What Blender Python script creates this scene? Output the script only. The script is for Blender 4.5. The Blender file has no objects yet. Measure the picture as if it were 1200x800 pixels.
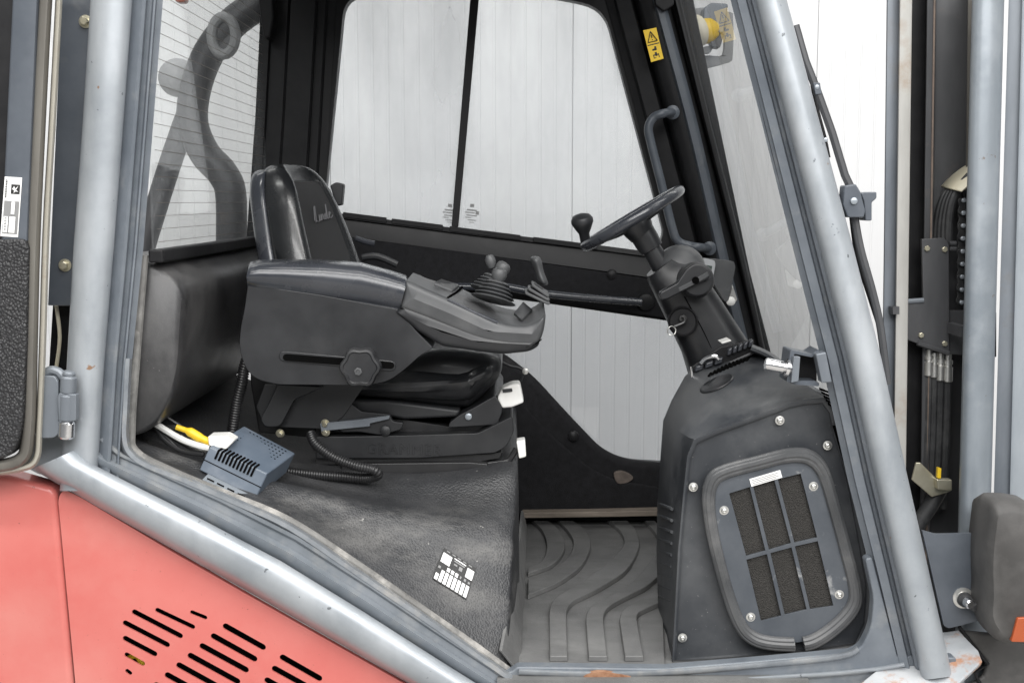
import bpy, bmesh, math, random
from mathutils import Vector, Matrix
from mathutils.geometry import tessellate_polygon
random.seed(7)
S = bpy.context.scene
COL = S.collection
R = math.radians

# ------------------------------------------------------------------ camera
CAMY, CAMZ, F, TILT = -2.4, 1.75, 1440.0, R(6.5)
cam_d = bpy.data.cameras.new('camera'); cam = bpy.data.objects.new('camera', cam_d); COL.objects.link(cam)
cam.location = (0, CAMY, CAMZ); cam.rotation_euler = (R(90) - TILT, 0, 0)
cam_d.sensor_width = 36; cam_d.lens = 36 * F / 1200; cam_d.clip_start = 0.05; cam_d.clip_end = 200
S.camera = cam
# ------------------------------------------------------------------ light of the hall
W = bpy.data.worlds.new('World'); S.world = W; W.use_nodes = True
W.node_tree.nodes['Background'].inputs[0].default_value = (0.95, 0.975, 1.0, 1)
W.node_tree.nodes['Background'].inputs[1].default_value = 0.22
def area(name, loc, target, sx, sy, power, col=(1, 1, 1)):
    l = bpy.data.lights.new(name, 'AREA'); l.shape = 'RECTANGLE'; l.size = sx; l.size_y = sy; l.energy = power; l.color = col
    o = bpy.data.objects.new(name, l); COL.objects.link(o); o.location = loc
    o.rotation_euler = (Vector(target) - Vector(loc)).to_track_quat('-Z', 'Y').to_euler(); return o
area('front_fill_light', (1.7, -6.6, 5.0), (0.3, 0.3, 1.2), 11.0, 2.2, 560, (1.0, 0.995, 0.99))  # added wide light behind the camera for pillar highlights; no gate known
for ly, pw in ((-5.2, 170), (-2.9, 190), (-0.7, 150)):
    area('hall_ceiling_tube', (0.2, ly, 5.2), (0.2, ly + .5, 0), 7.0, 0.35, pw, (1.0, 0.985, 0.96))
area('rear_wall_fill', (0.2, 2.35, 5.2), (0.2, 2.75, 1.6), 8.0, 0.5, 95, (1.0, 0.985, 0.96))  # unseen lamp added to brighten the wall behind the cab
S.view_settings.view_transform = 'Standard'; S.view_settings.look = 'None'
S.view_settings.exposure = 0.18; S.view_settings.gamma = 1
S.render.engine = 'CYCLES'
S.cycles.max_bounces = 8; S.cycles.transparent_max_bounces = 12
S.cycles.use_denoising = True

# ------------------------------------------------------------------ point of the place seen at a photo pixel, at depth Y
CT, ST = math.cos(TILT), math.sin(TILT)
def P(x, y, Y):
    a = (x - 600) / F; b = (400 - y) / F
    dy = CT + b * ST; t = (Y - CAMY) / dy
    return Vector((a * t, Y, CAMZ + (b * CT - ST) * t))
def zm(x0, y0, s): return lambda x, y: (x0 + x / s, y0 + y / s)
z1, z2, z3 = zm(0, 0, 2.76), zm(0, 270, 2.76), zm(0, 540, 2.5)
z4, z5, z6, z7, z8 = zm(280, 180, 3.076), zm(260, 400, 3), zm(560, 200, 4), zm(650, 200, 3.077), zm(740, 400, 2.05)
za, zb, zc, zd = zm(900, 0, 2.667), zm(900, 280, 2.857), zm(900, 530, 2.963), zm(300, 0, 2.4)
ze, zf, zg, zh = zm(700, 0, 2.667), zm(460, 540, 3.076), zm(140, 440, 3.529), zm(560, 330, 2.963)
zi, zj, zk, zl = zm(1030, 170, 6.153), zm(770, 290, 4.705), zm(520, 280, 6.664), zm(980, 620, 4.445)
zn, zo, zq = zm(780, 0, 6.667), zm(490, 630, 8.889), zm(0, 190, 4.708)
def PT(pts, Y, z=None): return [P(*(z(*p) if z else p), Y) for p in pts]
def mp(z, pts): return [z(*p) for p in pts]

# ------------------------------------------------------------------ outline helpers (2-D)
def fillet(pts, r, n=5, closed=True):
    out = []; m = len(pts)
    for i, p in enumerate(pts):
        ri = r[i] if isinstance(r, (list, tuple)) else r
        if (not closed and i in (0, m - 1)) or ri <= 0: out.append(tuple(p)); continue
        a = Vector(pts[i - 1]); b = Vector(p); c = Vector(pts[(i + 1) % m])
        u = a - b; v = c - b; k = min(ri, u.length * .48, v.length * .48)
        if k < 1e-6: out.append(tuple(p)); continue
        s = b + u.normalized() * k; e = b + v.normalized() * k
        for j in range(n + 1):
            t = j / n; q = s * (1 - t) ** 2 + b * (2 * t * (1 - t)) + e * t ** 2; out.append(tuple(q))
    return out
def spline(pts, n=6, closed=False):
    pts = [Vector(p) for p in pts]; m = len(pts); out = []
    rng = range(m) if closed else range(m - 1)
    for i in rng:
        if closed: p0, p1, p2, p3 = pts[i - 1], pts[i], pts[(i + 1) % m], pts[(i + 2) % m]
        else: p0, p1, p2, p3 = pts[max(i - 1, 0)], pts[i], pts[i + 1], pts[min(i + 2, m - 1)]
        for j in range(n):
            t = j / n
            out.append(0.5 * ((2 * p1) + (p2 - p0) * t + (2 * p0 - 5 * p1 + 4 * p2 - p3) * t * t + (3 * p1 - p0 - 3 * p2 + p3) * t ** 3))
    if not closed: out.append(pts[-1])
    return out
def spl2(pts, n=6, closed=True): return [tuple(p) for p in spline(pts, n, closed)]

# ------------------------------------------------------------------ mesh builder
class MB:
    def __init__(s): s.v = []; s.f = []
    def add(s, vs, fs):
        o = len(s.v); s.v += [Vector(v) for v in vs]; s.f += [tuple(o + i for i in f) for f in fs]; return s
    def prism(s, front, off):
        n = len(front); off = Vector(off); fr = [Vector(p) for p in front]
        return s.add(fr + [p + off for p in fr], [tuple(range(n)), tuple(range(2 * n - 1, n - 1, -1))] + [(i, (i + 1) % n + 0, (i + 1) % n + n, i + n)[::-1] for i in range(n)])
    def px(s, pts, Y0, Y1): return s.prism(PT(pts, Y0), (0, Y1 - Y0, 0))
    def loft(s, rings, cap0=True, cap1=True, closed=True):
        n = len(rings[0]); vs = [p for r in rings for p in r]; fs = []
        for k in range(len(rings) - 1):
            for i in range(n if closed else n - 1):
                a = k * n + i; b = k * n + (i + 1) % n; fs.append((a, b, b + n, a + n))
        if cap0: fs.append(tuple(range(n - 1, -1, -1)))
        if cap1: fs.append(tuple(range((len(rings) - 1) * n, len(rings) * n)))
        return s.add(vs, fs)
    def grid(s, rows): return s.loft(rows, False, False, False)
    def tube(s, path, r, seg=12, closed=False, cap=True, flat=None):
        path = [Vector(p) for p in path]; m = len(path); rings = []; up = None
        for i, p in enumerate(path):
            if closed: t = path[(i + 1) % m] - path[i - 1]
            else: t = path[min(i + 1, m - 1)] - path[max(i - 1, 0)]
            t.normalize()
            if up is None:
                up = t.cross(Vector((0.13, 0.2, 1)));
                if up.length < 1e-3: up = t.cross(Vector((1, 0, 0)))
                up.normalize()
            up = (up - t * up.dot(t)).normalized(); w = t.cross(up)
            ri = r[i] if isinstance(r, (list, tuple)) else r
            rings.append([p + (up * math.cos(2 * math.pi * k / seg) + w * math.sin(2 * math.pi * k / seg)) * ri for k in range(seg)])
        if closed: rings.append(rings[0][:]); return s.loft(rings, False, False)
        return s.loft(rings, cap, cap)
    def lathe(s, prof, org, axis, seg=24):
        org = Vector(org); ax = Vector(axis).normalized(); u = ax.orthogonal().normalized(); w = ax.cross(u)
        rings = [[org + ax * h + (u * math.cos(2 * math.pi * k / seg) + w * math.sin(2 * math.pi * k / seg)) * max(r, 1e-5) for k in range(seg)] for r, h in prof]
        return s.loft(rings, True, True)
    def box(s, c, size, rot=None):
        c = Vector(c); h = Vector(size) / 2; m = rot or Matrix.Identity(3)
        vs = [c + m @ Vector((x * h.x, y * h.y, z * h.z)) for x in (-1, 1) for y in (-1, 1) for z in (-1, 1)]
        return s.add(vs, [(0, 1, 3, 2), (4, 6, 7, 5), (0, 4, 5, 1), (2, 3, 7, 6), (0, 2, 6, 4), (1, 5, 7, 3)])
    def plate(s, outer, holes, Y0, Y1):
        loops = [PT(outer, Y0)] + [PT(h, Y0) for h in holes]; tris = tessellate_polygon([[Vector((p.x, p.z, 0)) for p in l] for l in loops])
        fl = [p for l in loops for p in l]; n = len(fl); bk = [p + Vector((0, Y1 - Y0, 0)) for p in fl]
        fs = [tuple(t) for t in tris] + [tuple(i + n for i in t)[::-1] for t in tris]; o = 0
        for l in loops:
            m = len(l)
            for i in range(m): a = o + i; b = o + (i + 1) % m; fs.append((a, b, b + n, a + n))
            o += m
        return s.add(fl + bk, fs)
    def build(s, name, mat, parent=None, bevel=0, seg=3, sub=0, ang=35, flat=False, recalc=True, solid=0):
        vs = s.v; lo = Vector((min(v.x for v in vs), min(v.y for v in vs), min(v.z for v in vs))); hi = Vector((max(v.x for v in vs), max(v.y for v in vs), max(v.z for v in vs)))
        c = (lo + hi) / 2
        me = bpy.data.meshes.new(name); me.from_pydata([v - c for v in vs], [], s.f)
        if recalc:
            bm = bmesh.new(); bm.from_mesh(me); bmesh.ops.remove_doubles(bm, verts=bm.verts, dist=1e-6); bmesh.ops.recalc_face_normals(bm, faces=bm.faces); bm.to_mesh(me); bm.free()
        me.update()
        if not flat:
            me.polygons.foreach_set('use_smooth', [True] * len(me.polygons))
            if not sub: me.set_sharp_from_angle(angle=R(ang))
        me.materials.append(M[mat] if isinstance(mat, str) else mat)
        o = bpy.data.objects.new(name, me); COL.objects.link(o); place(o, c, parent)
        if solid:
            m = o.modifiers.new('s', 'SOLIDIFY'); m.thickness = solid; m.offset = -1
        if bevel:
            m = o.modifiers.new('b', 'BEVEL'); m.width = bevel; m.segments = seg; m.limit_method = 'ANGLE'; m.angle_limit = R(32); m.harden_normals = True
        if sub:
            m = o.modifiers.new('u', 'SUBSURF'); m.levels = sub; m.render_levels = sub
        return o
WP = {}
def place(o, c, parent):
    c = Vector(c); WP[o.name] = c
    if parent: o.parent = parent; o.location = c - WP[parent.name]
    else: o.location = c
def inst(src, name, loc, parent, rot=None, scale=None):
    o = bpy.data.objects.new(name, src.data); COL.objects.link(o)
    for m in src.modifiers:
        if m.type == 'BEVEL':
            k = o.modifiers.new('b', 'BEVEL'); k.width = m.width; k.segments = m.segments; k.limit_method = 'ANGLE'; k.angle_limit = m.angle_limit; k.harden_normals = True
    place(o, loc, parent)
    if rot: o.rotation_euler = rot
    if scale: o.scale = (scale,) * 3
    return o
def thing(name, label, cat, loc, group=None):
    o = bpy.data.objects.new(name, None); COL.objects.link(o); o.empty_display_size = .1; place(o, loc, None)
    o['label'] = label; o['category'] = cat
    if group: o['group'] = group
    return o

# ------------------------------------------------------------------ materials
M = {}
def mat(name, c1, c2=None, rough=.5, rough2=None, metal=0, scale=6, bump=0, bscale=200, btype='noise', dust=None, dscale=5, dlo=.52, dhi=.7, dmax=.8, spec=.5, coat=0, up=0, stretch=None, bdist=.002, speck=None, chips=None, dstretch=None, dband=None):
    m = bpy.data.materials.new(name); m.use_nodes = True; N = m.node_tree.nodes; L = m.node_tree.links; b = N['Principled BSDF']
    tc = N.new('ShaderNodeTexCoord'); src = tc.outputs['Object']
    geo = N.new('ShaderNodeNewGeometry')
    src = geo.outputs['Position']
    if stretch:
        mpg = N.new('ShaderNodeMapping'); L.new(src, mpg.inputs[0]); mpg.inputs['Scale'].default_value = stretch; ssrc = mpg.outputs[0]
    else: ssrc = src
    n = N.new('ShaderNodeTexNoise'); n.inputs['Scale'].default_value = scale; n.inputs['Detail'].default_value = 8; n.inputs['Roughness'].default_value = .62; L.new(ssrc, n.inputs['Vector'])
    rp = N.new('ShaderNodeMapRange'); rp.inputs[1].default_value = .32; rp.inputs[2].default_value = .68; L.new(n.outputs[0], rp.inputs[0])
    mx = N.new('ShaderNodeMix'); mx.data_type = 'RGBA'; L.new(rp.outputs[0], mx.inputs[0])
    mx.inputs[6].default_value = (*c1, 1); mx.inputs[7].default_value = (*(c2 or c1), 1); out = mx.outputs[2]
    rr = N.new('ShaderNodeMapRange'); L.new(rp.outputs[0], rr.inputs[0]); rr.inputs[3].default_value = rough; rr.inputs[4].default_value = rough2 if rough2 is not None else rough + .08; rout = rr.outputs[0]
    if dust:
        n2 = N.new('ShaderNodeTexNoise'); n2.inputs['Scale'].default_value = dscale; n2.inputs['Detail'].default_value = 10; n2.inputs['Roughness'].default_value = .66; 
        if dstretch:
            mq = N.new('ShaderNodeMapping'); L.new(src, mq.inputs[0]); mq.inputs['Rotation'].default_value = dstretch[1]; mq.inputs['Scale'].default_value = dstretch[0]; L.new(mq.outputs[0], n2.inputs['Vector'])
        else: L.new(src, n2.inputs['Vector'])
        r2 = N.new('ShaderNodeMapRange'); r2.inputs[1].default_value = dlo; r2.inputs[2].default_value = dhi; r2.inputs[4].default_value = dmax; L.new(n2.outputs[0], r2.inputs[0]); fac = r2.outputs[0]
        if up:
            sx = N.new('ShaderNodeSeparateXYZ'); L.new(geo.outputs['Normal'], sx.inputs[0])
            r3 = N.new('ShaderNodeMapRange'); r3.inputs[1].default_value = -.1; r3.inputs[2].default_value = 1; r3.inputs[3].default_value = 1 - up; L.new(sx.outputs[2], r3.inputs[0])
            mu = N.new('ShaderNodeMath'); mu.operation = 'MULTIPLY'; L.new(fac, mu.inputs[0]); L.new(r3.outputs[0], mu.inputs[1]); fac = mu.outputs[0]
        if dband:  # dust lies in a trodden band across the depth of the platform
            sy = N.new('ShaderNodeSeparateXYZ'); L.new(src, sy.inputs[0]); cg = N.new('ShaderNodeMath'); cg.operation = 'COMPARE'
            d1 = N.new('ShaderNodeMath'); d1.operation = 'SUBTRACT'; L.new(sy.outputs[1], d1.inputs[0]); d1.inputs[1].default_value = dband[0]
            d2 = N.new('ShaderNodeMath'); d2.operation = 'ABSOLUTE'; L.new(d1.outputs[0], d2.inputs[0])
            d3 = N.new('ShaderNodeMapRange'); d3.interpolation_type = 'SMOOTHSTEP'; d3.inputs[2].default_value = dband[1]; d3.inputs[3].default_value = 1; d3.inputs[4].default_value = dband[2]; L.new(d2.outputs[0], d3.inputs[0])
            d4 = N.new('ShaderNodeMath'); d4.operation = 'MULTIPLY'; L.new(fac, d4.inputs[0]); L.new(d3.outputs[0], d4.inputs[1]); fac = d4.outputs[0]
        m2 = N.new('ShaderNodeMix'); m2.data_type = 'RGBA'; L.new(fac, m2.inputs[0]); L.new(out, m2.inputs[6]); m2.inputs[7].default_value = (*dust, 1); out = m2.outputs[2]
        m3 = N.new('ShaderNodeMix'); L.new(fac, m3.inputs[0]); L.new(rout, m3.inputs[2]); m3.inputs[3].default_value = .85; rout = m3.outputs[0]
    if chips:
        for cs, cc, lo, hi in chips:
            n5 = N.new('ShaderNodeTexNoise'); n5.inputs['Scale'].default_value = cs; n5.inputs['Detail'].default_value = 4; n5.inputs['Roughness'].default_value = .6; L.new(src, n5.inputs['Vector'])
            r5 = N.new('ShaderNodeMapRange'); r5.inputs[1].default_value = lo; r5.inputs[2].default_value = hi; L.new(n5.outputs[0], r5.inputs[0])
            m5 = N.new('ShaderNodeMix'); m5.data_type = 'RGBA'; L.new(r5.outputs[0], m5.inputs[0]); L.new(out, m5.inputs[6]); m5.inputs[7].default_value = (*cc, 1); out = m5.outputs[2]
    if speck:
        vs_ = N.new('ShaderNodeTexVoronoi'); vs_.inputs['Scale'].default_value = speck[0]; L.new(src, vs_.inputs['Vector'])
        v2 = N.new('ShaderNodeMapRange'); v2.inputs[1].default_value = speck[2]; v2.inputs[2].default_value = speck[3]; v2.inputs[3].default_value = speck[4]; v2.inputs[4].default_value = 0; L.new(vs_.outputs['Distance'], v2.inputs[0])
        m4 = N.new('ShaderNodeMix'); m4.data_type = 'RGBA'; L.new(v2.outputs[0], m4.inputs[0]); L.new(out, m4.inputs[6]); m4.inputs[7].default_value = (*speck[1], 1); out = m4.outputs[2]
    L.new(out, b.inputs['Base Color']); L.new(rout, b.inputs['Roughness']); b.inputs['Metallic'].default_value = metal
    b.inputs['Specular IOR Level'].default_value = spec; b.inputs['Coat Weight'].default_value = coat; b.inputs['Coat Roughness'].default_value = .12
    if bump:
        if btype == 'voronoi':
            t = N.new('ShaderNodeTexVoronoi'); t.inputs['Scale'].default_value = bscale; h = t.outputs['Distance']
        else:
            t = N.new('ShaderNodeTexNoise'); t.inputs['Scale'].default_value = bscale; t.inputs['Detail'].default_value = 3; h = t.outputs[0]
        L.new(src, t.inputs['Vector'])
        bp = N.new('ShaderNodeBump'); bp.inputs['Strength'].default_value = bump; bp.inputs['Distance'].default_value = bdist; L.new(h, bp.inputs['Height']); L.new(bp.outputs[0], b.inputs['Normal'])
    M[name] = m; return m
def emis_free_glass(name, tint=(1, 1, 1), haze=.05, hcol=(.8, .82, .84), refl=1.0):
    m = bpy.data.materials.new(name); m.use_nodes = True; N = m.node_tree.nodes; L = m.node_tree.links; N.remove(N['Principled BSDF'])
    o = N['Material Output']; tr = N.new('ShaderNodeBsdfTransparent'); tr.inputs[0].default_value = (*tint, 1); gl = N.new('ShaderNodeBsdfGlossy'); gl.inputs['Roughness'].default_value = .01
    df = N.new('ShaderNodeBsdfDiffuse'); df.inputs[0].default_value = (*hcol, 1)
    geo = N.new('ShaderNodeNewGeometry'); n = N.new('ShaderNodeTexNoise'); n.inputs['Scale'].default_value = 4.5; n.inputs['Detail'].default_value = 9
    mg = N.new('ShaderNodeMapping'); mg.inputs['Scale'].default_value = (1, 1, .3); L.new(geo.outputs['Position'], mg.inputs[0]); L.new(mg.outputs[0], n.inputs['Vector'])
    mr = N.new('ShaderNodeMapRange'); mr.inputs[1].default_value = .35; mr.inputs[2].default_value = .75; mr.inputs[3].default_value = haze * .5; mr.inputs[4].default_value = haze * 2; L.new(n.outputs[0], mr.inputs[0])
    fr = N.new('ShaderNodeFresnel'); io = N.new('ShaderNodeMapRange'); io.inputs[3].default_value = 1.5; io.inputs[4].default_value = 1 / 1.5
    L.new(geo.outputs['Backfacing'], io.inputs[0]); L.new(io.outputs[0], fr.inputs[0])
    mf = N.new('ShaderNodeMath'); mf.operation = 'MULTIPLY'; mf.inputs[1].default_value = refl; L.new(fr.outputs[0], mf.inputs[0])
    a = N.new('ShaderNodeMixShader'); L.new(mf.outputs[0], a.inputs[0]); L.new(tr.outputs[0], a.inputs[1]); L.new(gl.outputs[0], a.inputs[2])
    c = N.new('ShaderNodeMixShader'); L.new(mr.outputs[0], c.inputs[0]); L.new(a.outputs[0], c.inputs[1]); L.new(df.outputs[0], c.inputs[2]); L.new(c.outputs[0], o.inputs[0])
    M[name] = m
mat('wall_white', (.66, .665, .672), (.71, .715, .722), rough=.55, scale=1.5)
mat('concrete', (.32, .31, .30), (.4, .39, .37), rough=.7, scale=3)
mat('paint', (.27, .295, .32), (.39, .415, .44), rough=.3, rough2=.45, metal=.3, scale=5, dust=(.46, .48, .50), dscale=8, dlo=.5, dhi=.72, dmax=.6, dstretch=((1, 1, .3), (0, 0, 0)), coat=.2, bump=.06, bscale=45, chips=[(22, (.26, .16, .10), .70, .74), (55, (.12, .13, .14), .69, .73)])
mat('paint_dark', (.065, .075, .09), (.095, .107, .125), rough=.34, scale=9, dust=(.18, .18, .18), dscale=11, dlo=.58, dhi=.8, dmax=.5)
mat('paint_shaded', (.105, .12, .14), (.16, .178, .20), rough=.36, scale=9, dust=(.3, .3, .29), dscale=14, dlo=.55, dhi=.75, dmax=.45)  # darker copy of paint; shade on inward flange faces put into the colour
mat('sill_grey', (.16, .18, .20), (.24, .26, .285), rough=.34, rough2=.48, metal=.25, scale=9, dust=(.34, .335, .32), dscale=12, dlo=.52, dhi=.74, dmax=.6)
mat('sill_metal', (.20, .22, .245), (.34, .36, .38), rough=.3, rough2=.5, metal=.4, scale=14, dust=(.42, .40, .37), dscale=18, dlo=.5, dhi=.7, dmax=.7)
mat('red_paint', (.56, .13, .112), (.60, .175, .152), rough=.34, rough2=.5, scale=4, bump=.10, bscale=380, bdist=.001, coat=.25, dust=(.60, .26, .22), dscale=3.5, dlo=.48, dhi=.75, dmax=.45, chips=[(45, (.20, .07, .05), .735, .76), (110, (.45, .13, .1), .69, .73)])
mat('black_frame', (.010, .010, .011), (.016, .016, .017), rough=.4, scale=20, spec=.22)
mat('black_void', (.004, .004, .004), rough=.9, spec=0)
mat('trim_felt', (.008, .008, .009), (.016, .016, .018), rough=.85, scale=60, spec=.25, bump=.3, bscale=500, btype='voronoi', dust=(.05, .048, .045), dscale=8, dlo=.62, dhi=.85, dmax=.6)
mat('plastic', (.012, .0125, .014), (.022, .023, .0255), rough=.33, rough2=.46, scale=7, bump=.12, bscale=900, bdist=.0006, dust=(.13, .125, .12), dscale=6, dlo=.52, dhi=.8, dmax=.3, up=.7)
mat('plastic_gloss', (.028, .031, .038), (.045, .048, .056), rough=.2, rough2=.32, scale=8, dust=(.12, .12, .12), dscale=14, dlo=.55, dhi=.8, dmax=.3, coat=.3)
mat('plastic_grey', (.05, .052, .055), (.075, .077, .08), rough=.4, scale=9, bump=.1, bscale=800, bdist=.0006, dust=(.2, .195, .19), dscale=9, dlo=.5, dhi=.8, dmax=.5, up=.6)
mat('housing', (.028, .031, .036), (.048, .052, .058), rough=.36, rough2=.5, scale=5, bump=.1, bscale=900, bdist=.0006, dust=(.22, .22, .215), dscale=5, dlo=.44, dhi=.78, dmax=.55, up=.7, chips=[(140, (.16, .16, .16), .69, .73)])
mat('vinyl_seat', (.008, .0085, .0095), (.013, .014, .015), rough=.2, rough2=.3, scale=14, bump=.05, bscale=700, btype='voronoi', coat=.3)
mat('vinyl_cushion', (.014, .0145, .016), (.022, .023, .025), rough=.3, rough2=.4, scale=12, bump=.06, bscale=600, btype='voronoi', coat=.15, dust=(.07, .07, .07), dscale=9, dlo=.5, dhi=.75, dmax=.5, up=.5)
mat('vinyl_insert', (.012, .012, .0125), (.018, .018, .019), rough=.62, scale=18, bump=.15, bscale=900)
mat('seat_black', (.010, .0105, .012), (.018, .019, .021), rough=.42, scale=8, dust=(.1, .1, .095), dscale=7, dlo=.5, dhi=.85, dmax=.5, up=.8)
mat('rubber_hood', (.024, .025, .027), (.042, .043, .046), rough=.4, rough2=.52, scale=9, bump=.5, bscale=230, btype='voronoi', bdist=.002, dust=(.24, .234, .225), dscale=3.4, dlo=.45, dhi=.66, dmax=.7, dstretch=((.8, 1.6, 2.2), (0, R(-30), 0)), dband=(.18, .14, .12), speck=(230, (.014, .014, .016), .14, .45, .6), chips=[(60, (.36, .35, .33), .71, .76)])
mat('rubber_cowl', (.016, .016, .018), (.034, .034, .035), rough=.3, rough2=.45, scale=4, bump=.1, bscale=500, dust=(.22, .215, .21), dscale=4.2, dlo=.47, dhi=.74, dmax=.6, up=.5, dstretch=((1, .6, .6), (0, 0, 0)), chips=[(160, (.3, .3, .29), .70, .73)])
mat('mat_rubber', (.11, .11, .11), (.175, .175, .172), rough=.45, scale=9, bump=.3, bscale=300, dust=(.10, .10, .10), dscale=6, dlo=.48, dhi=.72, dmax=.5, dstretch=((1, 2, 1), (0, 0, R(30))))
mat('rubber', (.02, .0205, .022), (.036, .037, .039), rough=.5, scale=20, dust=(.13, .13, .13), dscale=15, dlo=.5, dhi=.75, dmax=.5)
mat('gasket', (.045, .047, .05), (.085, .087, .09), rough=.34, scale=6, dust=(.25, .245, .24), dscale=9, dlo=.5, dhi=.8, dmax=.4)
mat('dusty_edge', (.10, .098, .094), (.22, .215, .205), rough=.7, scale=16, bump=.3, bscale=200, dust=(.45, .43, .40), dscale=14, dlo=.5, dhi=.7, dmax=.8)
mat('hose', (.012, .012, .013), (.02, .02, .021), rough=.35, scale=20)
mat('foam', (.028, .0265, .024), (.055, .052, .048), rough=.95, scale=300, bump=1, bscale=420, btype='voronoi', bdist=.004)
mat('filter_plate', (.05, .058, .07), (.085, .094, .107), rough=.36, scale=10, dust=(.5, .5, .49), dscale=13, dlo=.58, dhi=.72, dmax=.75)
mat('zinc', (.55, .55, .53), (.72, .71, .68), rough=.3, metal=.85, scale=40)
mat('brass_zinc', (.55, .51, .38), (.68, .65, .52), rough=.3, metal=.8, scale=20)
mat('chrome', (.75, .75, .76), rough=.14, metal=1)
mat('white_plastic', (.78, .78, .76), (.7, .69, .66), rough=.4, scale=20)
mat('white_print', (.82, .82, .81), rough=.5)
mat('black_print', (.015, .015, .015), rough=.5)
mat('grey_print', (.22, .22, .22), rough=.5)
mat('yellow', (.80, .52, .02), (.85, .58, .03), rough=.4)
mat('box_blue', (.085, .108, .14), (.12, .145, .18), rough=.34, scale=12, dust=(.24, .25, .27), dscale=12, dlo=.55, dhi=.8, dmax=.5)
mat('cream', (.62, .57, .42), (.74, .69, .56), rough=.4, scale=14)
mat('rail_bronze', (.11, .103, .092), (.19, .18, .16), rough=.36, metal=.3, scale=14, stretch=(1, 1, .15))
mat('rail_beige', (.27, .255, .215), (.38, .36, .31), rough=.4, scale=12, stretch=(1, 1, .2), dust=(.2, .13, .08), dscale=10, dlo=.6, dhi=.75, dmax=.6)
mat('mast_strip', (.27, .265, .25), (.40, .395, .375), rough=.35, scale=12, stretch=(1, 1, .2), dust=(.24, .17, .11), dscale=9, dlo=.55, dhi=.72, dmax=.7)
mat('door_trim', (.010, .010, .011), (.022, .022, .024), rough=.5, scale=120, bump=.8, bscale=190, btype='voronoi', bdist=.003, speck=(190, (.16, .16, .165), .05, .3, .7))
mat('mast_steel', (.12, .135, .155), (.19, .208, .23), rough=.32, metal=.2, scale=8, stretch=(1, 1, .3), dust=(.12, .10, .08), dscale=9, dlo=.56, dhi=.8, dmax=.5)
mat('mast_bright', (.26, .29, .32), (.36, .39, .42), rough=.3, metal=.3, scale=9, stretch=(1, 1, .3), dust=(.3, .29, .28), dscale=10, dlo=.6, dhi=.8, dmax=.5, coat=.2)
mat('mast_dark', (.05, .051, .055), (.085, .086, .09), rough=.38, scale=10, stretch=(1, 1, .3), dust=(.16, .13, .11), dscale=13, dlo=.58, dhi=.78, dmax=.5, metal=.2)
mat('mast_tube', (.20, .228, .255), (.31, .34, .37), rough=.3, metal=.35, scale=6, stretch=(1, 1, .4), dust=(.42, .44, .46), dscale=5, dlo=.5, dhi=.72, dmax=.5, coat=.2, chips=[(24, (.16, .12, .09), .70, .75)])
mat('chain_steel', (.05, .05, .052), (.08, .08, .08), rough=.35, metal=.6, scale=40)
mat('lamp_shell', (.035, .034, .033), (.065, .062, .06), rough=.55, scale=5, dust=(.15, .145, .14), dscale=6, dlo=.45, dhi=.75, dmax=.6)
mat('amber', (.30, .06, .02), (.38, .085, .028), rough=.25)
mat('plank', (.12, .10, .08), (.24, .2, .165), rough=.7, scale=20, stretch=(.3, 1, 2))
mat('rust_paint', (.30, .32, .34), (.46, .47, .48), rough=.4, scale=7, dust=(.36, .16, .07), dscale=12, dlo=.54, dhi=.64, dmax=.85)
mat('grey_soft', (.22, .225, .23), (.30, .305, .31), rough=.5, scale=10)
mat('silver_terminal', (.42, .43, .44), rough=.35, metal=.4)
mat('screen', (.06, .08, .07), rough=.15)
mat('thread_grey', (.09, .09, .095), rough=.6)
mat('wire', (.16, .14, .12), rough=.5)
emis_free_glass('glass_clear', (.95, .96, .96), .04, refl=.7)
emis_free_glass('glass_screen', (.91, .92, .92), .15)
emis_free_glass('glass_far', (.91, .92, .925), .17)
emis_free_glass('glass_low', (.80, .81, .82), .05)

# ================================================================== SETTING
def struct(o): o['kind'] = 'structure'; return o
fl = struct(MB().box((0, 1.5, -.05), (14, 14, .1)).build('hall_floor', 'concrete'))
WY = 3.3
wall = struct(MB().box((0, WY + .11, 2.6), (9, .1, 5.2)).build('hall_wall', 'wall_white'))
sp = .0695; PW = sp * 16
seam = P(957, 100, WY).x
for k in range(-4, 4):
    x0 = seam + k * PW + .0015; pts = []
    for r in range(16):
        a = x0 + r * sp; pts += [(a, 0), (a + sp - .006 - .009, 0), (a + sp - .012, .0024), (a + sp - .007, .0024), (a + sp - .004, 0)]
    pts += [(x0 + PW - .0025, 0), (x0 + PW - .0025, .05), (x0, .05)]
    MB().prism([Vector((a, WY + b, .02)) for a, b in pts], (0, 0, 5.1)).build('wall_panel', 'wall_white', wall, flat=True)

# ================================================================== FORKLIFT
FK = thing('forklift', 'red and blue-grey industrial forklift seen through its open cab door', 'forklift', (0, .6, .2))
def strip(stations, prof, closed=True):
    """sweep of a depth profile: each station gives (left px, right px); prof = [(u, Y)]"""
    rings = []
    for L_, R_ in stations:
        rings.append([P(L_[0] + (R_[0] - L_[0]) * u, L_[1] + (R_[1] - L_[1]) * u, Y) for u, Y in prof])
    return rings
def half_round(u0, u1, Y, d, n=8, ends=False):
    return [(u0 + (u1 - u0) * (.5 - .5 * math.cos(math.pi * i / n)), Y - d * math.sin(math.pi * i / n)) for i in range(n + 1)]
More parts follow.
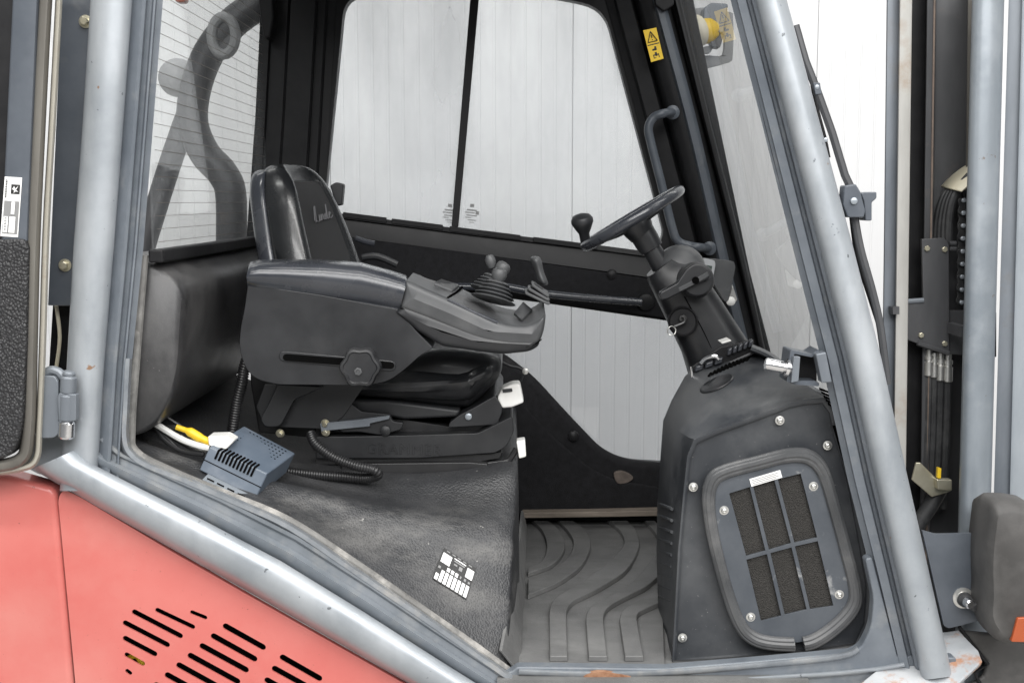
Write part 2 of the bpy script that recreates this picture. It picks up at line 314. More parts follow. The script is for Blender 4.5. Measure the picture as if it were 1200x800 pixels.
# --- near rear pillar
st = [((118, -200), (204, -200)), ((108, -40), (192, -40)), ((106, 0), (191, 0)), ((97, 140), (180, 140)), ((86, 290), (168, 290)), ((78, 430), (154, 430)), ((72, 540), (147, 540)), ((70, 575), (146, 575))]
prof = [(0, .10), (0, .015)] + half_round(.0, .58, .012, .034, 10)[1:] + [(.58, .10)]
PB = MB().loft(strip(st, prof)).build('cab_pillar', 'paint', FK, ang=50)
prof = [(.57, .09), (.57, .018), (.63, .014), (.67, .006), (.72, .002), (.765, .006), (.79, .022), (.85, .022), (.875, .012), (.90, .012), (.92, .030), (1.0, .036), (1.0, .09)]
MB().loft(strip(st, prof)).build('pillar_flange', 'paint_shaded', PB, ang=30)
# --- diagonal sill beam
st = [((38, 549), (122, 512)), ((44, 553), (146, 532)), ((120, 597), (196, 554)), ((200, 642), (262, 583)), ((300, 698), (350, 627)), ((400, 755), (438, 684)), ((480, 801), (512, 735)), ((560, 847), (588, 786)), ((640, 893), (668, 838))]
prof = [(0, .11), (0, .03), (.04, .0)] + half_round(.05, .58, -.010, .034, 9) + [(.59, .11)]
SLL = MB().loft(strip(st, prof)).build('door_sill', 'paint', FK, ang=50)
prof = [(.57, .10), (.57, .018), (.61, .012), (.66, .002), (.73, .0), (.77, .010), (.80, .020), (.90, .022), (.93, .014), (.98, .014), (1, .024), (1, .10)]
MB().loft(strip(st, prof)).build('sill_flange', 'sill_grey', SLL, ang=40)
# --- inner flange bend: from the pillar round the corner into the sill
ring = spl2([(150, 420), (147, 480), (146, 512), (152, 530), (172, 545), (215, 562), (280, 590), (340, 618), (420, 672), (500, 726), (560, 768), (600, 796)], 4, False)
rows = []
for i, p in enumerate(ring):
    q = ring[min(i + 1, len(ring) - 1)]; q0 = ring[max(i - 1, 0)]; t = Vector((q[0] - q0[0], q[1] - q0[1])).normalized(); nn = Vector((t.y, -t.x))
    rows.append([P(p[0] + nn.x * d, p[1] + nn.y * d, Y) for d, Y in ((-7, .06), (-7, .028), (-3, .012), (2, .012), (5, .03), (5, .08))])
MB().loft(rows).build('door_flange', 'sill_metal', FK, ang=50)
# --- rubber door seal running beside it (dirty)
ring = spl2([(168, 300), (160, 400), (153, 500), (158, 530), (200, 553), (262, 579), (338, 611), (420, 664), (500, 719), (560, 761), (594, 786)], 5, False)
MB().tube([P(x + 1, y - 1, .058) for x, y in ring], .009, 10).build('door_seal', 'dusty_edge', FK)
# --- near front pillar
st = [((800, -200), (868, -200)), ((845, -40), (912, -40)), ((856, 0), (922, 0)), ((893, 145), (961, 145)), ((929, 290), (1000, 290)), ((962, 420), (1033, 420)), ((993, 560), (1064, 560)), ((1023, 680), (1091, 680)), ((1046, 775), (1111, 768)), ((1052, 800), (1116, 792))]
prof = [(.44, .13), (.44, .012)] + half_round(.44, 1.0, .008, .036, 10)[1:] + [(1.0, .13)]
PA = MB().loft(strip(st, prof)).build('cab_pillar', 'paint', FK, ang=50)
prof = [(0, .12), (0, .05), (.10, .040), (.12, .028), (.27, .022), (.30, .040), (.35, .040), (.38, .020), (.45, .014), (.45, .12)]
MB().loft(strip(st, prof)).build('pillar_flange', 'paint_shaded', PA, ang=30)
xr0, xr1 = P(110, -200, 0).x - .03, P(840, -200, 0).x + .06
MB().box(((xr0 + xr1) / 2, .62, 2.515), (xr1 - xr0, 1.30, .05)).build('cab_roof_shade', 'paint_shaded', FK, bevel=.015)  # unseen solid roof, added to darken the cab interior
# --- dark plate behind the rear pillar, with bolts
MB().px([(74, -40), (112, -40), (108, 60), (88, 358), (56, 358)], .06, .075).build('pillar_plate', 'paint_dark', FK, bevel=.002)
MB().px([(62, 358), (90, 358), (82, 520), (52, 520)], .12, .13).build('pillar_plate', 'black_frame', FK)
MB().tube(spline(PT([(66, 358), (70, 395), (66, 430)], .1), 5), .004, 8).build('door_cable', 'cream', FK)
# --- fasteners (shared meshes)
def bolt_mesh(name, r, h, m):
    mb = MB(); mb.lathe([(r * 1.5, 0), (r * 1.5, h * .18), (r * 1.05, h * .2)], (0, 0, 0), (0, -1, 0), 20); mb.lathe([(r, h * .1), (r, h * .9), (r * .82, h), (0, h)], (0, 0, 0), (0, -1, 0), 6)
    o = mb.build(name, m, FK); return o
def button_mesh(name, r, m):
    mb = MB(); mb.lathe([(r * 1.55, 0), (r * 1.55, .0016), (r * 1.02, .0022), (r, .004), (r * .8, .0062), (r * .45, .0072), (r * .42, .0045), (0, .0045)], (0, 0, 0), (0, -1, 0), 24)
    return mb.build(name, m, FK)
bolt = bolt_mesh('bolt', .0085, .014, 'brass_zinc'); WP[bolt.name] = P(99, 25, .053); place(bolt, P(99, 25, .053), FK)
inst(bolt, 'bolt', P(75, 311, .053), FK, (0, .3, 0))

# --- red body panels
mbL = MB().px(fillet([(-60, 548), (10, 557), (60, 571), (66, 580), (88, 830), (-60, 830)], [0, 4, 8, 4, 0, 0]), .028, .09)
mbL.build('body_panel', 'red_paint', FK, bevel=.014, seg=5)
def slot(a, b, w):
    a = Vector(a); b = Vector(b); d = (b - a).normalized(); n = Vector((-d.y, d.x)) * w; out = []
    for c, s in ((a + d * w, -1), (b - d * w, 1)):
        for i in range(6):
            t = math.pi * i / 5; out.append(tuple(c - d * (w * math.sin(t)) - n * math.cos(t) if s < 0 else c + d * (w * math.sin(t)) + n * math.cos(t)))
    return out
sl = [((365, 563), (424, 596), 7), ((360, 515), (460, 568), 8), ((360, 470), (497, 541), 8), ((387, 438), (535, 515), 8), ((455, 433), (571, 488), 7), ((557, 440), (607, 460), 6),
      ((653, 479), (778, 549), 9), ((618, 508), (753, 583), 9), ((585, 537), (728, 615), 9), ((550, 565), (703, 649), 9), ((517, 593), (678, 682), 9), ((483, 622), (650, 714), 9), ((450, 651), (620, 745), 9),
      ((820, 570), (943, 640), 9), ((797, 603), (920, 671), 9), ((775, 637), (898, 705), 9), ((368, 610), (386, 624), 6)]
holes = [mp(z3, slot(*s)) for s in sl]
edge = fillet([(68, 584), (74, 573), (90, 580), (200, 645), (300, 702), (420, 770), (540, 838), (560, 860), (94, 860)], [6, 8, 6, 0, 0, 0, 0, 0, 0])
MB().plate(edge, holes, .03, .034).build('body_panel', 'red_paint', FK, ang=40)
MB().px([(70, 590), (560, 862), (96, 862)], .10, .105).build('engine_bay_liner', 'black_void', FK)
# rolled top edge of the panel
MB().tube(PT([(76, 580), (200, 650), (300, 707), (420, 775), (540, 843)], .042), .012, 14).build('panel_lip', 'red_paint', FK)
# yellow/green cable glimpsed through the slots
MB().tube(spline(PT([(145, 775), (160, 768), (172, 788)], .09), 5), .006, 8).build('engine_cable', 'yellow', FK)

MB().px([(30, 512), (84, 505), (84, 545), (46, 556), (30, 548)], .035, .06).build('pillar_base', 'paint', FK, bevel=.003)
# --- open door at the left
door = MB().loft(strip([((-60, -40), (22, -40)), ((-60, 280), (4, 280)), ((-60, 560), (0, 560))], [(0, 0), (0, -.06), (1, -.06), (1, 0)])).build('door', 'black_frame', FK, bevel=.004)
MB().loft(strip([((19, -40), (50, -40)), ((15, 0), (46, 0)), ((2, 280), (34, 280)), ((0, 300), (33, 300))], [(0, .0), (0, -.068), (.08, -.072), (.9, -.072), (1, -.066), (1, 0)])).build('door_frame', 'paint_dark', door, ang=50)
# frame rails with rounded lower corner
def curved_strip(name, pts, w, m, Y0, Y1, par, rnd=.3):
    c = spl2(pts, 6, False); rows = []
    for i, p in enumerate(c):
        a = c[max(i - 1, 0)]; b = c[min(i + 1, len(c) - 1)]; t = Vector((b[0] - a[0], b[1] - a[1])).normalized(); n = Vector((t.y, -t.x)) * w / 2
        k = (Y1 - Y0) * rnd
        rows.append([P(p[0] + n.x * d, p[1] + n.y * d, Y) for d, Y in ((-1, Y1), (-1, Y0 + k), (-.7, Y0 + k * .25), (-.35, Y0), (.35, Y0), (.7, Y0 + k * .25), (1, Y0 + k), (1, Y1))])
    return MB().loft(rows).build(name, m, par, ang=50)
curved_strip('door_rail', [(57, -40), (53, 0), (46, 130), (39, 282), (36, 400), (33, 505), (22, 540), (-30, 548)], 17, 'rail_bronze', -.075, .0, door)
curved_strip('door_rail', [(71, -40), (69, 0), (62, 130), (54, 270), (50, 400), (46, 500), (42, 538), (22, 549), (-30, 556)], 8.5, 'rail_beige', -.062, .0, door)
MB().px(fillet([(-60, 281), (27, 280), (33, 288), (31, 400), (26, 500), (14, 537), (-60, 545)], [0, 6, 5, 0, 20, 20, 0]), -.083, -.04).build('door_trim', 'door_trim', door, bevel=.006)
# door sticker
def quadpt(c, u, v): return c[0] * (1 - u) * (1 - v) + c[1] * u * (1 - v) + c[2] * u * v + c[3] * (1 - u) * v
def sticker(name, c, par, base, prints, lift=.0012, prlift=.0006):
    """c = corners TL, TR, BR, BL (3-D); prints = [(u0,v0,u1,v1,mat)]"""
    n = (c[1] - c[0]).cross(c[3] - c[0]).normalized()
    if n.y > 0: n = -n
    o = MB().prism([p + n * lift for p in c], -n * lift * .9).build(name, base, par, flat=True)
    by = {}
    for u0, v0, u1, v1, m in prints: by.setdefault(m, []).append((u0, v0, u1, v1))
    for m, rs in by.items():
        mb = MB()
        for u0, v0, u1, v1 in rs:
            mb.add([quadpt(c, u, v) + n * (lift + prlift) for u, v in ((u0, v0), (u1, v0), (u1, v1), (u0, v1))], [(0, 1, 2, 3)])
        p = mb.build('print', m, o, flat=True, recalc=False); p['kind'] = 'stuff'
    return o
c = PT([(28, 80), (123, 86), (100, 415), (3, 408)], -.0725, zq)
sticker('sticker', c, door, 'white_print', [(.42, .12, .93, .28, 'black_print'), (.08, .40, .95, .95, 'grey_print')])
c2 = [quadpt(c, u, v) + Vector((0, -.003, 0)) for u, v in ((0, 0), (1, 0), (1, 1), (0, 1))]
mb = MB()
for u0, v0, u1, v1 in ((.52, .41, .72, .62), (.46, .66, .80, .93), (.13, .66, .38, .93)): mb.add([quadpt(c2, u, v) for u, v in ((u0, v0), (u1, v0), (u1, v1), (u0, v1))], [(0, 1, 2, 3)])
mb.add([quadpt(c2, u, v) for u, v in ((.5, .2), (.6, .15), (.68, .19), (.85, .14), (.72, .21), (.86, .24), (.7, .235), (.6, .265), (.62, .22))], [tuple(range(9))])
o = mb.build('print', 'white_print', door, flat=True, recalc=False); o['kind'] = 'stuff'
mb = MB()
for k in range(9): mb.add([quadpt(c2, u, v) + Vector((0, -.0004, 0)) for u, v in ((.18, .68 + k * .026), (.32, .68 + k * .026), (.32, .69 + k * .026), (.18, .69 + k * .026))], [(0, 1, 2, 3)])
for k in range(11): mb.add([quadpt(c2, u, v) for u, v in ((.1, .05 + k * .028), (.2, .05 + k * .028), (.2, .066 + k * .028), (.1, .066 + k * .028))], [(0, 1, 2, 3)])
o = mb.build('print', 'black_print', door, flat=True, recalc=False); o['kind'] = 'stuff'
# hinge
hp = MB().px(fillet(mp(z2, [(128, 470), (175, 470), (188, 490), (190, 655), (175, 670), (128, 672)]), 3), -.05, -.04).build('hinge', 'mast_steel', FK, bevel=.002)
MB().px(fillet(mp(z2, [(185, 540), (190, 525), (246, 530), (246, 615), (190, 622)]), 2), -.058, -.04).build('hinge_leaf', 'mast_steel', hp, bevel=.004)
def vcyl(name, zf_, x, y0, y1, rpx, Y, m, par, seg=20):
    a = P(*zf_(x, y0), Y); b = P(*zf_(x - 3, y1), Y); r = rpx / F * (Y - CAMY)
    L_ = (a - b).length
    return MB().lathe([(r * .8, 0), (r, r * .25), (r, L_ - r * .25), (r * .8, L_), (0, L_)], b, a - b, seg).build(name, m, par)
vcyl('hinge_knuckle', z2, 223, 470, 528, 9.5, -.045, 'mast_steel', hp)
vcyl('hinge_knuckle', z2, 219, 528, 616, 10, -.045, 'mast_steel', hp)
vcyl('hinge_knuckle', z2, 217, 616, 672, 9.5, -.045, 'chrome', hp)
vcyl('hinge_pin', z2, 225, 455, 472, 7.5, -.045, 'mast_steel', hp)
MB().tube(spline(PT(mp(z2, [(140, 468), (165, 452), (190, 458), (205, 475)]), -.035), 5), .009, 10).build('hinge_bend', 'mast_steel', hp)

# --- rear window, plane X = const
XR = P(183, 150, .1).x
def atX(x, y, X):  # point on plane X seen at pixel
    Y = X * F / (x - 600) ; # first guess (level camera)
    for _ in range(6):
        p = P(x, y, Y + CAMY); Y *= X / p.x
    return P(x, y, Y + CAMY)
zt, zb_ = P(183, -60, .1).z, P(170, 292, .1).z
g = MB().prism([Vector((XR, .06, zb_ - .02)), Vector((XR, 1.2, zb_ - .02)), Vector((XR, 1.2, zt + .1)), Vector((XR, .06, zt + .1))], (-.005, 0, 0)).build('rear_window', 'glass_clear', FK, flat=True)
mb = MB(); nl = 24
for k in range(nl):
    z = zb_ + .015 + k * .0262; mb.box((XR + .002, .63, z), (.0006, 1.1, .0009))
w_ = mb.build('heating_wire', 'wire', g, flat=True); w_['kind'] = 'stuff'
MB().box((XR + .005, .63, zb_ - .012), (.03, 1.16, .026)).build('window_seal', 'black_frame', FK, bevel=.004)
# bent guard legs and lamp body outside the rear window
def pxtube(pts, Y, rpx, n=5): 
    return MB().tube(spline(PT(pts, Y), n), rpx / F * (Y - CAMY), 16)
RG = pxtube([(330, -25), (306, 2), (272, 28), (245, 62), (229, 105), (226, 145), (240, 180), (262, 205), (271, 235), (270, 330)], 1.45, 18).build('rear_guard', 'mast_dark', FK)
pxtube([(222, 128), (214, 150), (200, 190), (184, 240), (166, 300), (158, 340)], 1.46, 13).build('guard_leg', 'mast_dark', RG)
MB().lathe([(.055, 0), (.06, .02), (.052, .05), (.03, .07), (0, .075)], P(209, 92, 1.52), (.2, -1, 0), 28).build('lamp_body', 'grey_soft', RG)
def oval_ring(cx, cy, rx, ry, Y):
    pts = [(cx + rx * math.cos(t * math.pi / 12), cy + ry * math.sin(t * math.pi / 12)) for t in range(24)]
    o = MB().tube([P(x, y, Y) for x, y in pts], .016, 10, closed=True).build('reflection_ring', 'grey_soft', FK)
    return o
lr = oval_ring(262, 42, 14, 22, 1.40)  # oval ring built in place of a reflection in the rear glass
MB().px(spl2([(262 + 10 * math.cos(t), 42 + 17 * math.sin(t)) for t in [i * .7854 for i in range(8)]], 3), 1.41, 1.44).build('reflection_oval', 'mast_dark', lr)
MB().px([(237, 40), (247, 38), (246, 70), (236, 70)], 1.42, 1.46).build('rear_marker', 'cream', FK, bevel=.006)
MB().px(fillet([(203, -12), (219, -12), (217, 3), (205, 3)], 4), 1.38, 1.42).build('rear_marker', 'amber', FK, bevel=.006)

# --- rear cowl under the rear window (runs across the cab)
zT = P(172, 303, .1).z; zB = P(148, 505, .1).z
prof = fillet([(XR - .10, zT + .005), (XR - .01, zT - .004), (XR + .055, zT - .05), (XR + .035, zB + .10), (XR - .02, zB), (XR - .12, zB - .02)], [0, .02, .07, .12, .06, 0], 6)
rows = []
for Y in (.075, .082, .10, .2, .35, .5, .65, .8, .95, 1.1, 1.2):
    k = 0 if Y > .09 else (.018 if Y < .08 else .006)
    cx, cz = XR - .03, (zT + zB) / 2
    rows.append([Vector((x + (cx - x) * k / .12 * .5, Y, z + (cz - z) * k / .25)) for x, z in prof])
MB().loft(rows, True, True).build('rear_cowl', 'rubber_cowl', FK, ang=60)
MB().px([(150, 300), (168, 300), (160, 420), (149, 515), (140, 515)], .11, .115).build('gap_shade_sheet', 'black_void', FK)  # black sheet standing for the shade in the gap beside the cowl

# --- hood the seat stands on
fl_ = [(130, 526), (146, 536), (200, 559), (262, 586), (340, 618), (420, 672), (480, 713), (540, 754), (575, 779), (590, 789)]
fo_ = [(120, 505, .20), (150, 508, .22), (222, 535, .26), (300, 553, .30), (378, 562, .32), (450, 566, .33), (510, 566, .33), (562, 559, .33), (594, 551, .34), (605, 553, .35)]
cols = []
for (x, y), (x2, y2, Y2) in zip(fl_, fo_):
    a = P(x, y, .05); b = P(x2, y2, Y2); col = [a + Vector((0, -.012, -.02)), a]
    for k in range(1, 12):
        t = k / 12; q = a.lerp(b, t); bul = math.sin(math.pi * t) * .006 + math.exp(-((t - .60) / .13) ** 2) * .022 - math.exp(-((t - .86) / .1) ** 2) * .010; q += Vector((0, -.6, .8)) * bul; col.append(q)
    col += [b, b + Vector((0, .03, .012)), b + Vector((0, .08, .016)), b + Vector((0, .45, .016)), b + Vector((0, .9, .016))]
    cols.append(col)
# round the corner into the footwell side wall and down to the floor
last = cols[-1]; zfl = P(608, 783, .05).z
for dx, kz in ((.004, .02), (.006, .25), (.007, .55), (.008, .9), (.008, 1.0)):
    cols.append([Vector((p.x + dx, p.y + (.004 if i < 3 else 0), p.z + (zfl - .01 - p.z) * kz if kz > .05 else p.z - .006)) for i, p in enumerate(last)])
rows = [[c[i] for c in cols] for i in range(len(cols[0]))]
hood = MB().grid(rows).build('seat_platform', 'rubber_hood', FK, ang=70)
m = hood.modifiers.new('u', 'SUBSURF'); m.levels = 2; m.render_levels = 2
# dirty edging strip along the foot of the side wall
ks = [(.055, (588, 762), (609, 788)), (.15, (597, 715), (611, 758)), (.3, (604, 672), (613, 716)), (.6, (610, 625), (616, 660)), (.95, (613, 598), (618, 618))]
MB().loft([[P(*t_, Y), P(*b_, Y), P(*b_, Y) + Vector((-.006, .003, 0)), P(*t_, Y) + Vector((-.006, .003, 0))] for Y, t_, b_ in ks]).build('edge_strip', 'mat_rubber', FK, bevel=.001)
# data plate on the slope
def hoodpt(x, y):  # approximate point on hood slope at pixel: ray against hood triangles
    o = Vector((0, CAMY, CAMZ)); d = (P(x, y, 0) - o).normalized(); best = None
    for c0, c1 in zip(cols, cols[1:]):
        for i in range(len(c0) - 1):
            for tri in ((c0[i], c1[i], c1[i + 1]), (c0[i], c1[i + 1], c0[i + 1])):
                from mathutils.geometry import intersect_ray_tri
                h = intersect_ray_tri(*tri, d, o)
                if h is not None and (h - o).dot(d) > 0:
                    if best is None or (h - o).length < (best - o).length: best = h
    return best
dc = [hoodpt(*zo(*p)) for p in ((270, 105), (600, 320), (500, 645), (145, 425))]
prn = [(.03, .13, .3, .42, 'white_print'), (.78, .13, .985, .42, 'white_print')]
for i in range(8):
    u = .02 + i * .122
    if i in (2, 3, 4): prn.append((u + .01, .47, u + .095, .58, 'white_print'))
    v0 = .78 if i == 0 else .62
    prn.append((u + .01, v0, u + .1, .97, 'white_print'))
for i in range(5): prn.append((.1 + i * .17, .03, .2 + i * .17, .06, 'grey_print'))
prn += [(.38, .16, .7, .2, 'grey_print'), (.4, .25, .5, .3, 'grey_print'), (.56, .24, .66, .36, 'grey_print'), (.36, .1, .72, .13, 'white_print'), (.66, .48, .7, .56, 'grey_print'), (.78, .48, .84, .56, 'grey_print'), (.9, .5, .96, .56, 'grey_print'), (.03, .55, .1, .62, 'grey_print')]
sticker('data_plate', dc, FK, 'black_print', prn, .0025)

# --- footwell floor, sill and far edge
zF = zfl
def onfloor(x, y, z):
    o = Vector((0, CAMY, CAMZ)); d = P(x, y, 0) - o; return o + d * ((z - CAMZ) / d.z)
fx0, fx1 = P(600, 783, .05).x - .03, P(800, 783, .05).x + .25
MB().box(((fx0 + fx1) / 2, .65, zF - .02), (fx1 - fx0, 1.3, .03)).build('cab_floor', 'mat_rubber', FK)
pk = onfloor(617, 603, zF); pk2 = onfloor(772, 601, zF)
MB().px([(612, 600.5), (690, 599.5), (775, 597.5), (775, 604.5), (690, 606), (612, 607)], 1.10, 1.14).build('threshold_strip', 'plank', FK, bevel=.003)
# lower door sill, in front
out = fillet([(560, 800), (600, 786), (606, 781), (780, 783), (900, 773), (1000, 764), (1010, 757), (1021, 735), (1024, 700), (1014, 655), (1022, 652), (1052, 768), (1120, 770), (1150, 850), (560, 850)], [0, 3, 3, 0, 0, 6, 10, 20, 10, 4, 4, 0, 0, 0, 0])
MB().px(out, .03, .06).build('sill_plate', 'paint_shaded', FK, bevel=.004)
curved_strip('sill_trim', [(608, 787), (700, 790), (790, 787), (900, 778), (985, 769), (1006, 760)], 9, 'sill_metal', .02, .05, FK, .5)
curved_strip('sill_lip', [(600, 799), (740, 801), (900, 794), (1010, 786), (1060, 778)], 6, 'paint', .012, .04, FK, .5)
rb = MB().px(spl2([(684, 792), (700, 787), (722, 789), (740, 793), (735, 799), (710, 800), (690, 798)], 3), .0175, .03).build('rust_patch', mat('rust', (.18, .075, .035), (.36, .2, .12), rough=.85, scale=60), FK)
# --- floor mat
MT = thing('floor_mat', 'worn grey rubber floor mat with raised chevron bands in the footwell', 'floor mat', (pk.x + .1, .5, zF))
mz = zF + .004
mo = [onfloor(*p, mz) for p in fillet([(618, 610), (765, 607), (774, 640), (779, 779), (607, 779), (612, 690)], 3)]
MB().prism(mo, (0, 0, -.006)).build('mat_sheet', 'mat_rubber', MT, bevel=.002)
def resample(pts, n):
    V = [Vector(p) for p in pts]; ln = [0]
    for i in range(1, len(V)): ln.append(ln[-1] + (V[i] - V[i - 1]).length)
    out = []; j = 0
    for i in range(n):
        s_ = ln[-1] * i / (n - 1)
        while j < len(V) - 2 and ln[j + 1] < s_: j += 1
        out.append(tuple(V[j].lerp(V[j + 1], (s_ - ln[j]) / max(ln[j + 1] - ln[j], 1e-9))))
    return out
def band(L_, R_):
    a = fillet(mp(zf, L_), 14, 6, False); b = fillet(mp(zf, R_), 14, 6, False)
    A = [onfloor(*p, mz) for p in resample(a, 36)]; B = [onfloor(*p, mz) for p in resample(b, 36)]; up = Vector((0, 0, .012))
    MB().loft([[p, p.lerp(q, .03) + up, q.lerp(p, .03) + up, q] for p, q in zip(A, B)]).build('mat_band', 'mat_rubber', MT, bevel=.0022, seg=2, ang=40)
band([(488, 420), (590, 385), (632, 320), (600, 255), (555, 222)], [(488, 400), (540, 380), (560, 320), (540, 260), (500, 225)])
band([(488, 500), (600, 455), (690, 390), (722, 310), (690, 250), (640, 222)], [(488, 440), (590, 402), (642, 350), (655, 300), (625, 255), (590, 222)])
band([(565, 722), (563, 520), (690, 445), (790, 370), (842, 305), (815, 255), (770, 222)], [(632, 722), (626, 532), (745, 475), (850, 410), (896, 318), (880, 258), (840, 220)])
band([(705, 722), (692, 548), (790, 500), (880, 440), (945, 350)], [(775, 722), (757, 552), (840, 505), (915, 470), (962, 430)])
band([(836, 722), (812, 560), (880, 520), (955, 478)], [(906, 722), (878, 566), (920, 545), (968, 524)])
band([(905, 222), (945, 270), (960, 300)], [(940, 222), (960, 245), (966, 262)])

# --- far door and posts
YF = 1.22
win = fillet([(404, -12), (700, -12), (712, 12), (775, 268), (752, 295), (402, 251), (381, 236)], [24, 24, 30, 10, 3, 3, 5], 6)
win = fillet([(404, -6), (640, -6), (708, 9), (778, 272), (770, 297), (402, 251), (379, 247)], [26, 60, 26, 6, 3, 3, 3], 6)
low = fillet([(560, 345), (644, 356), (790, 377), (815, 460), (820, 546), (772, 543), (735, 541), (708, 531), (660, 484), (620, 440), (590, 416), (566, 420)], [0, 0, 6, 0, 4, 20, 14, 20, 30, 20, 20, 4], 4)
fr_out = [(360, -60), (800, -60), (900, 420), (870, 620), (430, 620), (350, 270)]
MB().plate(fr_out, [win, low], YF, YF + .05).build('side_door', 'black_frame', FK, bevel=.006, seg=3)
MB().px(win, YF + .022, YF + .027).build('side_window', 'glass_far', FK, flat=True)
MB().px(low, YF + .024, YF + .029).build('lower_window', 'glass_low', FK, flat=True)
MB().px([(551, -40), (561, -40), (561, 0), (537, 266), (529, 266), (551, 0)], YF + .005, YF + .02).build('window_bar', 'black_frame', FK, bevel=.002)
for cx in (527, 553):
    c = PT([(cx - 9, 238), (cx + 10, 240), (cx + 8, 263), (cx - 11, 261)], YF + .020)
    mb = MB()
    for u0, v0, u1, v1 in ((.38, 0, .62, .16), (.2, .28, .8, .35), (.1, .42, .7, .47), (.75, .34, .95, .52), (.2, .56, .85, .61), (.12, .68, .5, .72), (.3, .8, .8, .84), (.4, .92, .7, .95)):
        mb.add([quadpt(c, u, v) for u, v in ((u0, v0), (u1, v0), (u1, v1), (u0, v1))], [(0, 1, 2, 3)])
    o = mb.build('glass_print', 'grey_print', FK, flat=True, recalc=False); o['kind'] = 'stuff'
# window bottom rail with clips
MB().loft(strip([((396, 250), (394, 277)), ((560, 271), (560, 299)), ((700, 287), (700, 318)), ((800, 300), (800, 332))], [(0, YF), (0, YF - .02), (.18, YF - .026), (.22, YF - .014), (.5, YF - .018), (.95, YF - .03), (1, YF - .02), (1, YF)])).build('window_rail', 'black_frame', FK, ang=30)
for a, b in (((402, 248.5), (453, 255)), ((459, 256), (519, 263.5)), ((527, 265), (610, 275.5)), ((625, 277.5), (700, 287))):
    MB().px([a, b, (b[0], b[1] + 6), (a[0], a[1] + 6)], YF - .028, YF - .02).build('rail_clip', 'black_frame', FK, bevel=.0015)
# padded panel below the window, lower trim with the big curve
pad = fillet([(392, 276), (560, 298), (800, 332), (806, 384), (776, 372), (644, 352), (560, 340), (392, 330)], [6, 0, 6, 6, 0, 0, 0, 6])
MB().px(pad, YF - .035, YF).build('door_panel', 'trim_felt', FK, bevel=.016, seg=4)
trim = fillet([(430, 400), (560, 402), (588, 413), (625, 441), (664, 484), (706, 528), (735, 540), (800, 546), (830, 560), (830, 612), (430, 612)], [0, 0, 14, 20, 20, 22, 14, 0, 0, 0, 0])
MB().px(trim, YF - .05, YF).build('door_trim_panel', 'trim_felt', FK, bevel=.022, seg=4)
MB().px(fillet([(470, 440), (585, 440), (640, 505), (705, 560), (780, 572), (780, 600), (560, 604), (470, 600)], [0, 20, 30, 30, 0, 0, 0, 0]), YF - .062, YF - .05).build('trim_recess', 'trim_felt', FK, bevel=.01)
# plugs
pl = MB().lathe([(.016, 0), (.015, .004), (.009, .008), (0, .009)], (0, 0, 0), (0, -1, 0), 18).build('trim_plug', 'black_frame', FK); place(pl, P(717, 322, YF - .037), FK)
inst(pl, 'trim_plug', P(672, 511, YF - .062), FK)
cp = spl2(mp(zh, [(472, 668), (490, 658), (515, 662), (540, 680), (520, 698), (485, 700)]), 3)
MB().px(cp, YF - .064, YF - .045).build('trim_patch', mat('rust_felt', (.08, .065, .055), (.14, .115, .1), rough=.9, scale=40), FK, bevel=.003)
# tube handle across the far door
MB().tube(spline([P(500, 335, YF - .06)] + PT([(560, 336), (592, 336), (610, 339), (640, 344), (700, 350), (752, 354)], YF - .075), 5), .0115, 14).build('door_tube', 'plastic_gloss', FK)
MB().lathe([(.026, 0), (.024, .006), (.014, .009)], P(757, 354, YF - .04), (0, -1, 0)).build('tube_socket', 'black_frame', FK)
# far rear post
MB().loft(strip([((309, -60), (398, -60)), ((306, 0), (394, 0)), ((299, 140), (386, 140)), ((288, 290), (378, 290)), ((284, 420), (374, 420))],
    [(0, YF + .1), (0, YF - .02), (.05, YF - .03), (.13, YF - .03), (.16, YF - .015), (.36, YF - .015), (.40, YF - .04), (.72, YF - .045), (.76, YF - .02), (.86, YF - .02), (.9, YF - .005), (1, YF - .003), (1, YF + .1)])).build('cab_pillar', 'black_frame', FK, ang=25)
MB().px(fillet([(300, -20), (318, -20), (321, 20), (316, 45), (309, 45), (305, 20)], 6), YF - .09, YF - .03).build('coat_hook', 'black_frame', FK, bevel=.008)
# far front post
MB().loft(strip([((700, -60), (786, -60)), ((710, 0), (795, 0)), ((750, 150), (836, 150)), ((790, 300), (874, 300)), ((815, 400), (900, 400)), ((840, 500), (925, 500))],
    [(0, YF + .1), (0, YF - .005), (.1, YF - .012), (.14, YF - .03), (.34, YF - .035), (.38, YF - .02)] + half_round(.40, .86, YF - .03, .045, 8) + [(.88, YF - .01), (1, YF - .02), (1, YF + .1)])).build('cab_pillar', 'black_frame', FK, ang=25)
curved_strip('pillar_tube', [(757, -60), (771, 0), (811, 150), (846, 300), (870, 400)], 19, 'paint_dark', YF - .085, YF - .03, FK, .9)
curved_strip('windscreen_seal', [(778, -60), (793, 0), (829, 145), (868, 300), (893, 412)], 9, 'black_frame', YF - .06, YF, FK)
# upper cross beam out of frame
MB().px([(330, -60), (800, -60), (800, -12), (330, -12)], YF - .05, YF - .012).build('roof_beam', 'black_frame', FK, bevel=.01)
